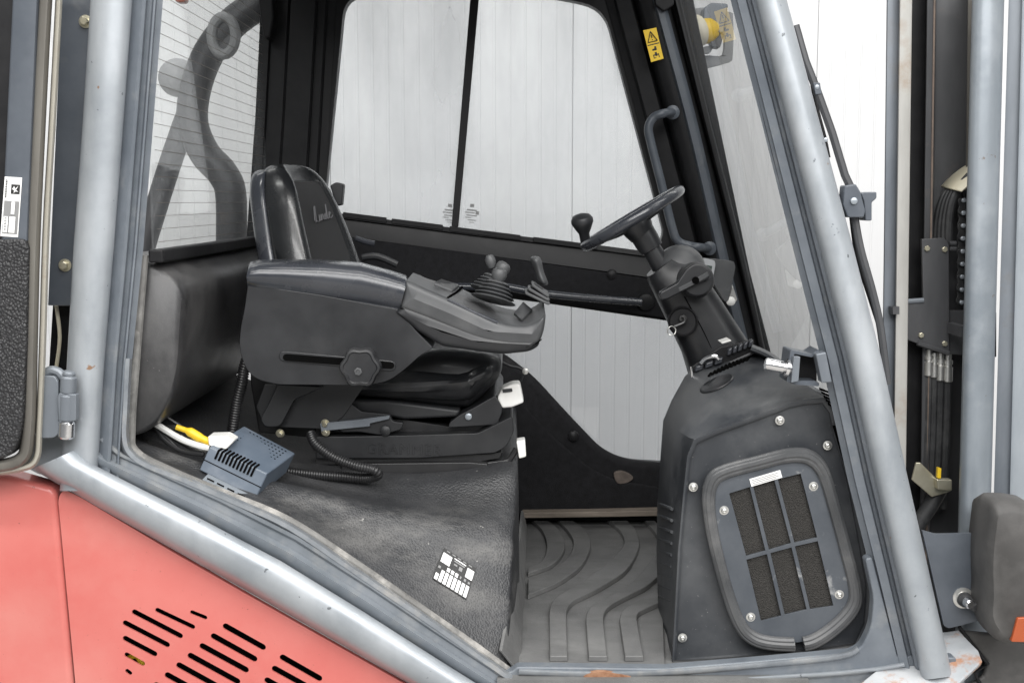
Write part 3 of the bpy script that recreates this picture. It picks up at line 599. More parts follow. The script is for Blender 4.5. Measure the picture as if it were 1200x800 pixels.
# warning sticker on the far post
c = PT(mp(ze, [(143, 96), (184, 87), (207, 184), (168, 195)]), YF - .088)
sticker('warning_sticker', c, FK, 'yellow', [(.05, .47, .95, .50, 'black_print'), (.32, .62, .55, .68, 'black_print'), (.5, .56, .66, .68, 'black_print'), (.28, .80, .74, .835, 'black_print'), (.28, .80, .34, .92, 'black_print'), (.68, .80, .74, .92, 'black_print'), (.28, .9, .48, .92, 'black_print'), (.44, .74, .6, .86, 'black_print')])
mb = MB(); tri = [quadpt(c, u, v) + Vector((0, -.0032, 0)) for u, v in ((.5, .08), (.86, .40), (.14, .40))]
for i in range(3): mb.tube([tri[i], tri[(i + 1) % 3]], .0011, 6)
mb.tube([quadpt(c, .5, .18) + Vector((0, -.003, 0)), quadpt(c, .5, .29) + Vector((0, -.003, 0))], .0012, 6)
mb.lathe([(.0014, 0), (0, .001)], quadpt(c, .5, .345) + Vector((0, -.003, 0)), (0, -1, 0), 8)
o = mb.build('warning_triangle', 'black_print', FK); o['kind'] = 'stuff'
# grab handle
gh = MB().tube(spline([P(789, 132, YF - .07)] + PT([(778, 133), (766, 138), (760, 150), (763, 168), (775, 215), (788, 268), (795, 283), (808, 288), (820, 290)], YF - .14) + [P(832, 291, YF - .06)], 6), .0125, 14).build('grab_handle', 'paint_dark', FK)
for q in ((788, 132), (831, 291)): MB().lathe([(.02, 0), (.02, .008), (.014, .012)], P(*q, YF - .075), (0, -1, 0)).build('handle_foot', 'paint_dark', gh)
# bracket at the top of the far post
MB().px(fillet([(766, -10), (790, -10), (790, 6), (778, 14), (768, 6)], 3), YF - .1, YF - .04).build('mirror_bracket', 'black_frame', FK, bevel=.004)
# windscreen between the front posts
def wsp(x, y, Y): return P(x, y, Y)
wg = [wsp(862, -60, .07), wsp(900, 90, .07), wsp(938, 290, .07), wsp(974, 430, .07), wsp(1000, 540, .07)]
wf = [wsp(777, -60, YF + .02), wsp(806, 60, YF + .02), wsp(846, 230, YF + .02), wsp(886, 390, YF + .02), wsp(912, 490, YF + .02)]
MB().loft([wg, wf], False, False, False).build('windscreen', 'glass_screen', FK)
curved_strip('windscreen_seal', [(850, -60), (862, 0), (897, 145), (934, 290), (952, 355), (966, 410)], 5, 'black_frame', .045, .075, FK)
# mirror with beacon seen through the windscreen
mo = mp(zn, [(-10, 60), (150, 95), (280, 60), (500, 95), (528, 150), (525, 430), (480, 490), (180, 540), (120, 350), (60, 180)])
mi = mp(zn, [(125, 170), (215, 150), (300, 140), (440, 180), (460, 270), (450, 425), (350, 435), (195, 420), (150, 300)])
mr = MB().plate(spl2(mo, 4), [spl2(mi, 3)], 1.5, 1.53).build('mirror_frame', 'grey_soft', FK, bevel=.005)
MB().px(fillet(mp(zn, [(300, 60), (360, 20), (490, 30), (480, 120), (455, 265), (330, 240), (290, 150)]), 3), 1.44, 1.5).build('lamp_housing', 'mast_steel', mr, bevel=.008)
MB().px(fillet(mp(zn, [(335, 240), (460, 265), (425, 375), (360, 365)]), 2), 1.45, 1.5).build('lamp_foot', 'mast_dark', mr, bevel=.006)
MB().lathe([(.048, 0), (.05, .012), (.042, .03), (.02, .04), (0, .042)], P(*zn(262, 240), 1.46), (-.8, -.4, -.25), 24).build('lamp_reflector', 'cream', mr)
MB().lathe([(.04, 0), (.042, .02), (.036, .04)], P(*zn(285, 245), 1.46), (.8, .3, .2), 24).build('lamp_bezel', 'yellow', mr)
MB().tube(PT(mp(zn, [(60, 10), (215, 240), (240, 245)]), 1.4), .005, 8).build('mirror_stay', 'mast_steel', mr)
MB().px(fillet(mp(zn, [(195, 420), (260, 380), (330, 360), (375, 370), (350, 415)]), 2), 1.47, 1.5).build('lamp_bracket', 'grey_soft', mr, bevel=.004)

# --- front housing (footwell cowl with filter)
nr = mp(z8, [(97, 783), (104, 650), (112, 500), (124, 370), (134, 275), (150, 236), (200, 214), (300, 178), (385, 146), (420, 138), (466, 134), (484, 160), (494, 210), (530, 335), (556, 470), (578, 600), (572, 690), (548, 742), (420, 757), (300, 768), (190, 777)])
md = mp(z8, [(76, 760), (64, 640), (60, 500), (62, 390), (68, 300), (76, 190), (96, 142), (128, 84), (150, 62), (225, 42), (298, 30), (325, 60), (380, 110), (480, 190), (516, 335), (540, 470), (560, 600), (556, 690), (540, 735), (420, 745), (300, 750)])
n_ = len(nr)
Y1_, Y2_ = .10, .42
A = PT(nr, Y1_); B = PT(md, Y2_)
cA = sum(A, Vector()) / n_
def shr(k, dy): return [p + (cA - p) * k + Vector((0, dy, 0)) for p in A]
mid1 = [a.lerp(b, .12) + Vector((0, -.012, 0)) for a, b in zip(A, B)]
mid2 = [a.lerp(b, .55) + Vector((0, -.02, 0)) for a, b in zip(A, B)]
def fix_floor(r): return r
Bk = PT([(x + (10 if x < 850 else 0), y + (4 if y < 520 else 0)) for x, y in md], .80)
rings = [shr(.05, .012), shr(.045, .004), shr(.02, 0), A, [p + Vector((0, .012, 0)) for p in A], mid1, mid2, B, Bk]
HS = MB().loft(rings).build('dash_housing', 'housing', FK, ang=38)
# lower skirt seam
curved_strip('housing_skirt', mp(z8, [(100, 777), (200, 772), (320, 762), (440, 750), (540, 735)]), 12, 'rubber', .088, .11, HS, .5)
# ridged grille on the side of the housing
for k in range(9):
    y = 590 + k * 13.5
    a = P(771.5, y, .40) + Vector((.002, 0, 0)); b = P(783, y + 6, .18) + Vector((.008, 0, 0))
    MB().tube([a + Vector((.0, 0, 0)), b + Vector((.0, 0, 0))], .0036, 8).build('side_rib', 'housing', HS)
def screw(x, y, Y, par, z=None, m='zinc', r=.0062):
    global _scr
    p = P(*(z(x, y) if z else (x, y)), Y)
    if _scr is None:
        _scr = button_mesh('screw', r, m); place(_scr, p, par); _scr.parent = par; return _scr
    return inst(_scr, 'screw', p, par, (0, random.uniform(0, 6), 0))
_scr = None
for q in ((149, 350), (357, 190), (472, 250), (123, 712)): screw(*q, Y1_ - .0005, HS, z8)
# filter: gasket, plate with six openings, foam
gk = spl2(mp(z8, [(180, 365), (192, 325), (225, 305), (300, 285), (380, 266), (432, 272), (465, 310), (490, 390), (520, 500), (543, 595), (538, 640), (500, 685), (448, 722), (405, 733), (330, 730), (285, 715), (255, 680), (225, 600), (196, 490), (183, 420)]), 5)
FL = MB().plate(spl2(mp(z8, [(190, 365), (202, 335), (235, 315), (300, 295), (380, 276), (425, 282), (455, 315), (480, 390), (510, 500), (530, 595), (525, 635), (490, 675), (442, 708), (400, 722), (335, 720), (295, 706), (267, 672), (237, 600), (208, 490), (194, 420)]), 4),
    [[(cx_ + (x_ - cx_) * 1.07, cy_ + (y_ - cy_) * 1.035) for x_, y_ in q_] for q_, cx_, cy_ in [(g_, sum(t_[0] for t_ in g_) / 4, sum(t_[1] for t_ in g_) / 4) for g_ in [mp(z8, h) for h in ([(238, 367), (284, 352), (319, 500), (276, 512)], [(295, 348), (343, 336), (380, 482), (331, 497)], [(355, 333), (406, 320), (443, 468), (392, 480)],
                       [(279, 526), (325, 513), (357, 656), (312, 668)], [(337, 510), (384, 497), (418, 641), (369, 653)], [(396, 494), (447, 482), (482, 632), (430, 640)])]]], Y1_ - .012, Y1_ - .007).build('filter_plate', 'filter_plate', HS, bevel=.001, seg=2)
MB().px(mp(z8, [(232, 362), (410, 314), (488, 637), (308, 674)]), Y1_ - .004, Y1_ + .004).build('filter_foam', 'foam', FL, flat=True)
def gpath(off): 
    c = Vector((sum(p[0] for p in gk) / len(gk), sum(p[1] for p in gk) / len(gk)))
    return [P(c.x + (p[0] - c.x) * off, c.y + (p[1] - c.y) * off, Y1_ - .014) for p in gk]
ng = len(gk); cut = min(range(ng), key=lambda i: (gk[i][0] - 938) ** 2 + (gk[i][1] - 757) ** 2)
order = [(cut + 1 + i) % ng for i in range(ng - 1)]
for off, r in ((.975, .0105), (.935, .0085), (1.01, .0075)):
    pth = gpath(off); MB().tube([pth[i] for i in order], r, 10).build('filter_gasket', 'gasket', HS)
for q in ((223, 406), (438, 348), (500, 608), (287, 662)): screw(*q, Y1_ - .0145, FL, z8)
c = PT(mp(z8, [(283, 330), (357, 308), (362, 326), (288, 348)]), Y1_ - .0125)
sticker('filter_label', c, FL, 'white_print', [(.06, .2 + .2 * k, .94 - .1 * (k % 2), .27 + .2 * k, 'grey_print') for k in range(4)])
# switch panel at the column foot
def on(zf_, pts, Y): return PT(mp(zf_, pts), Y)
SW = MB().loft([on(zj, [(188, 655), (196, 740), (545, 575), (500, 510), (350, 545)], .40), on(zj, [(188, 655), (196, 740), (545, 575), (500, 510), (350, 545)], .62)]).build('switch_panel', 'black_frame', HS, bevel=.004)
for k, (a, b, w, hgt) in enumerate((((205, 690), (365, 635), 34, 1), ((385, 600), (530, 545), 40, 1))):
    n = 5 if k else 3
    for i in range(n):
        t0 = (i + .08) / n; t1 = (i + .92) / n
        x0, y0 = a[0] + (b[0] - a[0]) * t0, a[1] + (b[1] - a[1]) * t0; x1, y1 = a[0] + (b[0] - a[0]) * t1, a[1] + (b[1] - a[1]) * t1
        MB().px(mp(zj, [(x0, y0), (x1, y1), (x1 + 6, y1 - w), (x0 + 6, y0 - w)]), .385, .41).build('rocker_switch', 'plastic_gloss', SW, bevel=.004)
MB().tube(spline(on(zj, [(240, 640), (270, 610), (320, 600), (340, 615)], .38), 4), .005, 8).build('switch_bezel', 'chrome', SW)
MB().tube(on(zj, [(196, 738), (360, 655), (545, 572)], .395), .0035, 8).build('panel_trim', 'plastic_grey', SW)
MB().tube(on(zj, [(188, 655), (197, 738)], .395), .003, 8).build('panel_trim', 'chrome', SW)
MB().px(mp(zj, [(352, 524), (405, 506), (412, 516), (360, 532)]), .40, .45).build('card_slot', 'white_plastic', SW, bevel=.002)
def slope_pt(x, y):  # point on housing's upper slope
    o = Vector((0, CAMY, CAMZ)); d = (P(x, y, 0) - o).normalized(); best = None
    from mathutils.geometry import intersect_ray_tri
    rr = rings[3:9]
    for r0, r1 in zip(rr, rr[1:]):
        for i in range(n_):
            j = (i + 1) % n_
            for tri in ((r0[i], r0[j], r1[j]), (r0[i], r1[j], r1[i])):
                h = intersect_ray_tri(*tri, d, o)
                if h is not None and (best is None or (h - o).length < (best - o).length): best = h
    return best or P(x, y, .3)
el = [(330 + 100 * math.cos(t) * .93 - 38 * math.sin(t) * .35, 752 - 100 * math.cos(t) * .42 - 38 * math.sin(t) * .8) for t in [i * math.pi / 12 for i in range(24)]]
pts3 = [slope_pt(*zj(*p)) for p in el]; nn = Vector((-.25, -.6, .75)).normalized()
MB().loft([[p - nn * .004 for p in pts3], [p + nn * .003 for p in pts3], [p + (sum(pts3, Vector()) / 24 - p) * .08 + nn * .005 for p in pts3]]).build('blank_cover', 'plastic', HS, ang=30)
mb = MB()
for k in range(11):
    t = k / 10; x = 285 + 205 * t; y = 712 - 85 * t; a = slope_pt(*zj(x, y)); b = slope_pt(*zj(x + 14, y - 18 - 10 * math.sin(math.pi * t)))
    mb.tube([a + nn * .001, b + nn * .001], .0035, 6)
o = mb.build('speaker_slots', 'black_void', HS); o['kind'] = 'stuff'
# louvre slots at the right shoulder
for k in range(5):
    MB().px([(962 + k * 2.6, 455 + k * 4.5), (972 + k * 2, 459 + k * 4.5), (972 + k * 2, 461 + k * 4.5), (962 + k * 2.6, 457.5 + k * 4.5)], .085, .1).build('louvre', 'black_void', HS)
MB().px([(978, 500), (986, 500), (1006, 575), (1000, 575)], .085, .12).build('housing_gap', 'black_void', HS)
# door latch striker on the pillar
LT = MB().px(fillet(mp(zj, [(735, 570), (745, 565), (850, 590), (894, 560), (894, 580), (855, 605), (755, 585), (748, 735), (870, 735), (894, 745), (894, 765), (760, 755), (715, 740)]), 2), .03, .10).build('latch_bracket', 'paint_dark', FK, bevel=.002)
MB().px(mp(zj, [(750, 585), (880, 605), (880, 740), (750, 735)]), .075, .09).build('latch_backing', 'black_frame', LT)
MB().px(fillet(mp(zj, [(755, 600), (790, 602), (780, 735), (740, 745)]), 1), .015, .05).build('latch_block', 'mast_steel', LT, bevel=.003)
a = P(*zj(597, 640), .035); b = P(*zj(745, 668), .035); r_ = .0125
L_ = (b - a).length
MB().lathe([(r_ * .9, 0), (r_, .003), (r_, L_ * .66), (r_ * .8, L_ * .68), (r_ * .8, L_ * .74), (r_ * 1.45, L_ * .75), (r_ * 1.45, L_ * .86), (r_ * .9, L_ * .87), (r_ * .9, L_)], a, b - a, 20).build('latch_pin', 'chrome', LT)
MB().px(mp(zb, [(160, 385), (195, 378), (215, 480), (180, 482)]), .01, .04).build('latch_strap', 'mast_steel', LT, bevel=.003)

# --- steering column
Yc = .60
def ax3(z, p, Y): return P(*z(*p), Y)
a = ax3(z7, (345, 345), Yc); b = ax3(z7, (610, 690), Yc)
d = (b - a).normalized(); side = Vector((0, 1, 0)); nrm = d.cross(side).normalized()
def colring(c, hw, hd, n=20, e=3.0):
    out = []
    for i in range(n):
        t = 2 * math.pi * i / n; ct, st = math.cos(t), math.sin(t)
        out.append(c + nrm * (hw * math.copysign(abs(ct) ** (2 / e), ct)) + side * (hd * math.copysign(abs(st) ** (2 / e), st)))
    return out
def pxw(z, p, q, Y): return (P(*z(*p), Y) - P(*z(*q), Y)).length / 2
secs = [((325, 362), (428, 330)), ((328, 385), (455, 345)), ((350, 430), (510, 352)), ((378, 490), (548, 392)), ((412, 560), (588, 450)), ((450, 640), (640, 530)), ((490, 740), (690, 605)), ((520, 800), (730, 680))]
rgs = []
for k, (p, q) in enumerate(secs):
    c = (ax3(z7, p, Yc) + ax3(z7, q, Yc)) / 2; hw = pxw(z7, p, q, Yc)
    rgs.append(colring(c, hw, (.05, .06, .075, .08, .082, .085, .09, .09)[k]))
SC = MB().loft(rgs).build('steering_column', 'plastic', FK, ang=40)
curved_strip('column_seam', mp(zj, [(150, 270), (195, 350), (250, 450), (300, 555)]), 1.2, 'black_void', Yc - .0865, Yc - .07, SC)
a = ax3(z7, (292, 185), Yc); b = ax3(z7, (395, 360), Yc); L_ = (b - a).length; r0 = pxw(z7, (250, 205), (338, 165), Yc)
SH = MB().lathe([(r0 * .9, -.012), (r0, 0), (r0 * .97, L_ * .38), (r0 * .92, L_ * .55), (r0 * .72, L_ * .56), (r0 * .80, L_ * .98), (r0 * .8, L_ * 1.1)], a, b - a, 28).build('column_shaft', 'plastic', SC)
# indicator stalk module
dome = [(x, y) for x, y in ((0, 0),)]
MB().lathe([(.062, 0), (.062, .02), (.055, .045), (.036, .062), (0, .068)], P(*zj(125, 130), .62), (-.1, -1, .25), 28).build('column_dome', 'plastic_grey', SC)
MB().lathe([(.043, -.01), (.043, .015), (.04, .03), (.034, .036), (0, .038)], P(*zj(210, 180), .5), (0, -1, .05), 28).build('stalk_hub', 'plastic', SC)
LV = MB().px(fillet(mp(zj, [(12, 265), (18, 245), (110, 195), (160, 120), (200, 90), (245, 92), (282, 120), (293, 155), (285, 175), (215, 205), (60, 285), (25, 292)]), [1, 2, 2, 3, 4, 4, 4, 3, 2, 2, 2, 2]), .445, .475).build('stalk_paddle', 'plastic', SC, bevel=.006)
MB().px(fillet(mp(zj, [(118, 222), (205, 178), (214, 200), (124, 244)]), 1), .443, .45).build('stalk_inset', 'plastic_grey', LV, bevel=.001)
MB().px(fillet(mp(zj, [(218, 168), (280, 132), (288, 156), (224, 195)]), 1), .443, .45).build('stalk_inset', 'plastic_grey', LV, bevel=.001)
MB().lathe([(.0085, 0), (.0085, .002), (.003, .0021)], P(*zj(212, 181), .443), (0, -1, 0), 16).build('stalk_pivot', 'black_void', LV)
# ignition recess
mb = MB().lathe([(.036, 0), (.036, .003), (.033, .005), (.030, .0015), (0, .001)], P(*zj(142, 408), Yc - .084), (-.12, -1, .05), 28); mb.build('ignition_recess', 'black_frame', SC)
# steering wheel
c = P(741, 256, Yc); du = (P(800, 221, Yc) - P(681, 292, Yc)); Rw = du.length / 2 - .012; du.normalize(); nw = Vector((-du.z, 0, du.x)); nw = nw if nw.z > 0 else -nw
wy = (Vector((0, 1, 0)) - nw * .035).normalized()
SWL = MB().tube([c + du * (Rw * math.cos(t)) + wy * (Rw * math.sin(t)) for t in [i * 2 * math.pi / 64 for i in range(64)]], .0135, 16, closed=True).build('steering_wheel', 'plastic_gloss', FK)
MB().lathe([(r0 * .95, -.05), (r0 * 1.15, -.03), (r0 * 1.25, -.012), (r0 * 1.1, .004), (0, .008)], c, nw, 28).build('wheel_hub', 'plastic', SWL)
for an in (90, 210, 330):
    t = R(an); e = c + du * (Rw * math.cos(t)) + wy * (Rw * math.sin(t))
    MB().tube([c - nw * .012, c.lerp(e, .5) - nw * .010, e], [.016, .011, .009], 10).build('wheel_spoke', 'plastic', SWL)
kb = c - du * (Rw * .97) + nw * .008; kt = P(*z7(98, 175), Yc - .02); kd = (kt - kb); Lk = kd.length
MB().lathe([(.011, -.01), (.012, 0), (.013, Lk * .4), (.02, Lk * .62), (.0265, Lk * .85), (.027, Lk * .98), (.022, Lk * 1.12), (.01, Lk * 1.2), (0, Lk * 1.21)], kb, kd, 24).build('spinner_knob', 'plastic', SWL)
# terminal on the far post
TM = MB().px(fillet(mp(zj, [(258, 60), (330, 65), (425, 78), (432, 110), (395, 290), (375, 300), (300, 180), (295, 150)]), 2), .80, .84).build('display_terminal', 'plastic_grey', FK, bevel=.008)
MB().px(fillet(mp(zj, [(250, 70), (262, 58), (318, 72), (322, 95), (305, 190), (290, 150), (250, 95)]), 2), .785, .81).build('terminal_face', 'silver_terminal', TM, bevel=.004)
MB().px(mp(zj, [(262, 95), (304, 102), (295, 160), (285, 140)]), .783, .79).build('terminal_screen', 'screen', TM)
MB().px(mp(zj, [(395, 270), (415, 200), (445, 290), (420, 310), (395, 312)]), .82, .86).build('terminal_mount', 'zinc', TM, bevel=.004)
MB().lathe([(.012, 0), (.012, .006), (.006, .01)], P(*zj(405, 295), .81), (0, -1, 0), 14).build('mount_screw', 'white_plastic', TM)
# pillar dash strip at the windscreen foot
curved_strip('windscreen_base', [(880, 408), (905, 420), (940, 450), (975, 470)], 10, 'housing', .35, .5, FK, .5)
MB().px(fillet([(884, 410), (930, 440), (985, 500), (985, 560), (900, 560), (870, 440)], 4), .5, .9).build('dash_top', 'housing', FK, bevel=.02)

# ================================================================== MAST, WIPER, FRONT LAMP (forklift parts)
def vbar(name, xs_top, xs_bot, Y0, Y1, m, par=None, ang=50, y0=-60, y1=860, rnd=0):
    a, b = xs_top; c_, d_ = xs_bot  # x at y=0 and at y=600
    def xx(t, bt, y): return t + (bt - t) * y / 600
    st = [((xx(a, c_, y), y), (xx(b, d_, y), y)) for y in (y0, 200, 400, y1)]
    prof = [(0, Y1), (0, Y0 + .004), (.08, Y0), (.92, Y0), (1, Y0 + .004), (1, Y1)] if not rnd else [(0, Y1)] + half_round(0, 1, Y0 + rnd, rnd, 12) + [(1, Y1)]
    return MB().loft(strip(st, prof)).build(name, m, par or FK, ang=ang)
MA = vbar('mast_rail', (1039, 1056), (1032, 1047), .30, .42, 'mast_steel')
vbar('rail_edge', (1054, 1069), (1046, 1061), .285, .40, 'mast_strip', MA)
vbar('mast_channel', (1068, 1088), (1060, 1082), .40, .46, 'black_frame', MA)
vbar('mast_channel', (1086, 1097), (1078, 1090), .37, .46, 'mast_dark', MA)
vbar('mast_plate', (1095, 1145), (1088, 1140), .46, .50, 'mast_dark', MA)
vbar('mast_rib', (1094, 1096.5), (1085, 1087.5), .366, .40, mat('rust_line', (.11, .085, .07), (.2, .15, .12), rough=.6, scale=30), MA)
vbar('mast_edge', (1134, 1141), (1127, 1134), .42, .50, 'rail_bronze', MA)
CY = vbar('lift_cylinder', (1139, 1177), (1123, 1161), .18, .26, 'mast_tube', rnd=.035)
vbar('mast_rail', (1182, 1240), (1164, 1225), .22, .42, 'mast_steel')
vbar('rail_face', (1198, 1240), (1183, 1225), .205, .3, 'mast_bright')
# hose guard and hoses over the pulley
hg = spl2(mp(zi, [(445, 298), (500, 240), (580, 175), (650, 135), (720, 125)]), 4, False); hl = spl2(mp(zi, [(590, 330), (640, 290), (680, 260), (720, 240), (760, 235)]), 4, False)
MB().loft([[P(*p, .43) for p in hg], [P(*q, .34) for q in hl]], False, False, False).build('pulley_guard', 'cream', FK, solid=.004)
for k in range(4):
    pth = spline([P(*zi(600 + k * 18, 250 - k * 10), .42 - k * .012)] + PT(mp(zi, [(505 + k * 22, 320), (450 + k * 25, 420), (420 + k * 28, 560), (412 + k * 30, 700)]), .42 - k * .012), 5)
    MB().tube(pth, .0095, 10).build('hydraulic_hose', 'rubber', FK)
# lift chain
CH = MB().tube(PT(mp(zi, [(612, 330), (610, 1000)]), .40), .006, 8).build('lift_chain', 'chain_steel', FK)
def linkmesh(): 
    a = .0095; pts = []
    for i in range(9): t = math.pi * i / 8; pts.append((a * math.cos(t), .010 + a * math.sin(t)))
    pts += [(.006, 0)]
    for i in range(9): t = math.pi + math.pi * i / 8; pts.append((a * math.cos(t), -.010 + a * math.sin(t)))
    pts = pts[:9] + [(-.006, 0)] + pts[10:] + [(.006, 0)]
    return MB().prism([Vector((x, 0, z)) for x, z in pts], (0, .004, 0))
lk = None
for k in range(8):
    p = P(*zi(598 - k * 2, 440 + k * 185 / 2), .375 + (k % 2) * .006)
    if lk is None: lk = linkmesh().build('chain_link', 'chain_steel', CH, bevel=.001); place(lk, p, CH)
    else: inst(lk, 'chain_link', p, CH)
pn = None
for k in range(9):
    p = P(*zi(612 - k * 2, 398 + k * 92), .368)
    if pn is None: pn = MB().lathe([(.005, 0), (.005, .006), (.0035, .007), (0, .007)], (0, 0, 0), (0, -1, 0), 14).build('chain_pin', 'mast_bright', CH); place(pn, p, CH)
    else: inst(pn, 'chain_pin', p, CH)
# hose bracket plate
BR = MB().px(fillet(mp(zb, [(515, 0), (590, -4), (606, 15), (607, 245), (607, 385), (500, 350), (450, 330), (452, 210), (520, 205)]), [0, 0, 3, 0, 2, 0, 2, 2, 3]), .345, .355).build('hose_bracket', 'mast_dark', FK, bevel=.002)
MB().px(fillet(mp(zb, [(607, 240), (765, 245), (765, 395), (607, 385)]), 1), .36, .40).build('bracket_wing', 'mast_dark', BR, bevel=.003)
MB().tube(PT(mp(zb, [(500, 348), (605, 382)]), .345), .006, 8).build('bracket_lip', 'mast_dark', BR)
MB().tube(PT(mp(zb, [(452, 210), (520, 205)]), .345), .006, 8).build('bracket_lip', 'mast_steel', BR)
for q in ((532, 32), (591, 35), (512, 322), (591, 350), (448, 243)):
    inst(bolt, 'bolt', P(*zb(*q), .344), BR, (0, random.random(), 0), .75)
MB().px(mp(zb, [(418, 228), (440, 226), (440, 252), (418, 252)]), .27, .34).build('rail_clamp', 'mast_dark', BR)
for q in ((617, 15), (617, 33)): MB().tube(PT(mp(zb, [(q[0] - 10, q[1]), (q[0] + 12, q[1])]), .35), .0055, 10).build('bracket_stud', 'mast_dark', BR)
MB().px(mp(zb, [(645, 292), (662, 290), (662, 328), (645, 328)]), .25, .33).build('rail_clamp', 'mast_dark', CY)
# four hose couplings and the hoses below
for k, (x, y0, y1) in enumerate(((540, 370, 458), (558, 380, 463), (579, 382, 474), (603, 385, 478))):
    a = P(*zb(x, y0), .37); b = P(*zb(x - 2, y1), .37); r_ = .0105; L_ = (b - a).length
    hh = MB().tube(spline(PT(mp(zb, [(x - 2, y1 - 15), (x - 4, 560), (x - 8, 680), (x - 14, 800), (x - 20, 900)]), .375), 4), .0095, 10).build('hydraulic_hose', 'rubber', FK)
    MB().lathe([(r_ * .7, 0), (r_ * .7, L_ * .2), (r_, L_ * .22), (r_, L_ * .36), (r_ * .75, L_ * .38), (r_ * .8, L_ * .45), (r_ * 1.05, L_ * .47), (r_ * 1.05, L_ * .97), (r_ * .8, L_)], a, b - a, 12).build('hose_coupling', 'zinc', hh)
# gold bracket at the foot of the hoses
GB = MB().px(mp(zc, [(515, 35), (530, 35), (585, 90), (635, 92), (635, 135), (570, 155), (500, 95)]), .31, .318).build('hose_clamp', 'brass_zinc', FK, bevel=.002)
MB().px(mp(zc, [(585, 92), (640, 95), (640, 133), (590, 130)]), .29, .312).build('clamp_strap', 'brass_zinc', GB, bevel=.003)
MB().px(mp(zc, [(590, 52), (602, 55), (600, 90), (588, 88)]), .29, .30).build('clamp_tab', 'yellow', GB)
MB().tube(spline(PT(mp(zc, [(600, 120), (560, 190), (520, 250), (500, 300)]), .34), 4), .018, 12).build('hydraulic_hose', 'rubber', FK)
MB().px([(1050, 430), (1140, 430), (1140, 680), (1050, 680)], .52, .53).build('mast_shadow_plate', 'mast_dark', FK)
# wiper
wpath = PT([(932, 30), (944, 72), (957, 105), (975, 155), (990, 205), (998, 222)], .12)
WI = MB().tube(wpath, .0082, 8).build('wiper_arm', 'mast_dark', FK)
MB().tube(spline(PT([(952, 100), (958, 130), (966, 160), (971, 185)], .16), 3), .0042, 8).build('wiper_blade', 'black_frame', WI)
MB().tube(spline(PT([(1000, 245), (1008, 290), (1022, 340), (1032, 385), (1040, 450)], .12), 4), .008, 8).build('wiper_rod', 'mast_dark', WI)
MB().tube(spline(PT([(996, 240), (1004, 300), (1018, 345), (1030, 382)], .15), 4), .0045, 8).build('wiper_rod', 'black_frame', WI)
MB().px(fillet(mp(za, [(240, 580), (275, 575), (290, 600), (305, 660), (300, 680), (250, 680), (235, 640)]), 2), .09, .13).build('wiper_bracket', 'paint_dark', WI, bevel=.003)
MB().px(fillet(mp(za, [(290, 605), (300, 600), (340, 600), (340, 620), (325, 632), (325, 690), (305, 690), (300, 630)]), 2), .10, .15).build('wiper_motor', 'paint_dark', WI, bevel=.005)
inst(pn, 'wiper_rivet', P(*za(268, 628), .089), WI, None, 1.4)
for q in ((153, 272), (180, 437)): inst(pn, 'wiper_rivet', P(*za(*q), .112), WI, None, .9)
MB().px(fillet([(953, 97), (961, 97), (963, 110), (956, 111)], 1), .11, .128).build('wiper_joint', 'paint_dark', WI, bevel=.002)
# front lamp
HB = MB().px(fillet(mp(zl, [(448, 5), (520, 25), (770, 18), (788, 35), (765, 200), (755, 300), (770, 400), (772, 450), (745, 475), (585, 515), (560, 500)]), [1, 4, 3, 4, 8, 8, 6, 4, 4, 3, 2]), .10, .108).build('lamp_bracket', 'paint_dark', FK, bevel=.002)
MB().lathe([(.022, 0), (.022, .003), (.015, .004), (.0145, .006)], P(*zl(660, 355), .10), (0, -1, 0), 24).build('bolt_washer', 'zinc', HB)
MB().lathe([(.016, 0), (.0155, .008), (.011, .02), (.0105, .024), (.0095, .04), (.006, .043), (0, .043)], P(*zl(665, 362), .096), (.25, -1, -.12), 20).build('lamp_bolt', 'rubber', HB)
MB().lathe([(.0105, 0), (.0105, .012), (.008, .015), (0, .015)], P(*zl(680, 377), .058), (.25, -1, -.12), 16).build('bolt_tip', 'chrome', HB)
lf = spl2(mp(zl, [(800, -150), (860, -162), (940, -155), (1010, -130), (1060, 0), (1060, 440), (1010, 590), (930, 585), (850, 580), (800, 540), (765, 460), (770, 330), (765, 180), (770, 60), (785, -70)]), 3)
lA = PT(lf, .02); cL = sum(lA, Vector()) / len(lA)
LP = MB().loft([[p.lerp(cL, .16) + Vector((0, -.035, 0)) for p in lA], [p.lerp(cL, .06) + Vector((0, -.026, 0)) for p in lA], lA, [p + Vector((0, .05, 0)) for p in lA], [p.lerp(cL, .15) + Vector((0, .10, 0)) for p in lA], [p.lerp(cL, .4) + Vector((0, .13, 0)) for p in lA]]).build('front_lamp', 'lamp_shell', FK, ang=40)
MB().px(fillet(mp(zl, [(945, 462), (1060, 455), (1060, 590), (985, 588), (912, 586)]), 2), -.022, .0).build('indicator_lens', 'amber', LP, bevel=.006)
# mounting foot, deck at the lower right
ft = [P(1000, 806, -.045), P(1118, 806, -.045), P(1152, 774, .03), P(1146, 764, .05), P(1124, 737, .13), P(1090, 742, .13), P(1036, 778, .045)]
MB().prism(ft, (0, .01, -.014)).build('pillar_foot', 'rust_paint', FK, bevel=.004)
inst(bolt, 'bolt', P(*zl(698, 682), .045), FK, (R(-65), 0, 0), 1.15)
MB().loft([PT(mp(zl, [(620, 520), (780, 690), (760, 760), (640, 830), (1100, 900), (1100, 560)]), .13), PT(mp(zl, [(620, 520), (780, 690), (760, 760), (640, 830), (1100, 900), (1100, 560)]), .3)]).build('front_fender', 'lamp_shell', FK, bevel=.01)
MB().tube(PT(mp(zl, [(640, 505), (790, 700), (720, 745), (760, 820)]), .125), .004, 8).build('fender_seam', 'black_frame', FK)

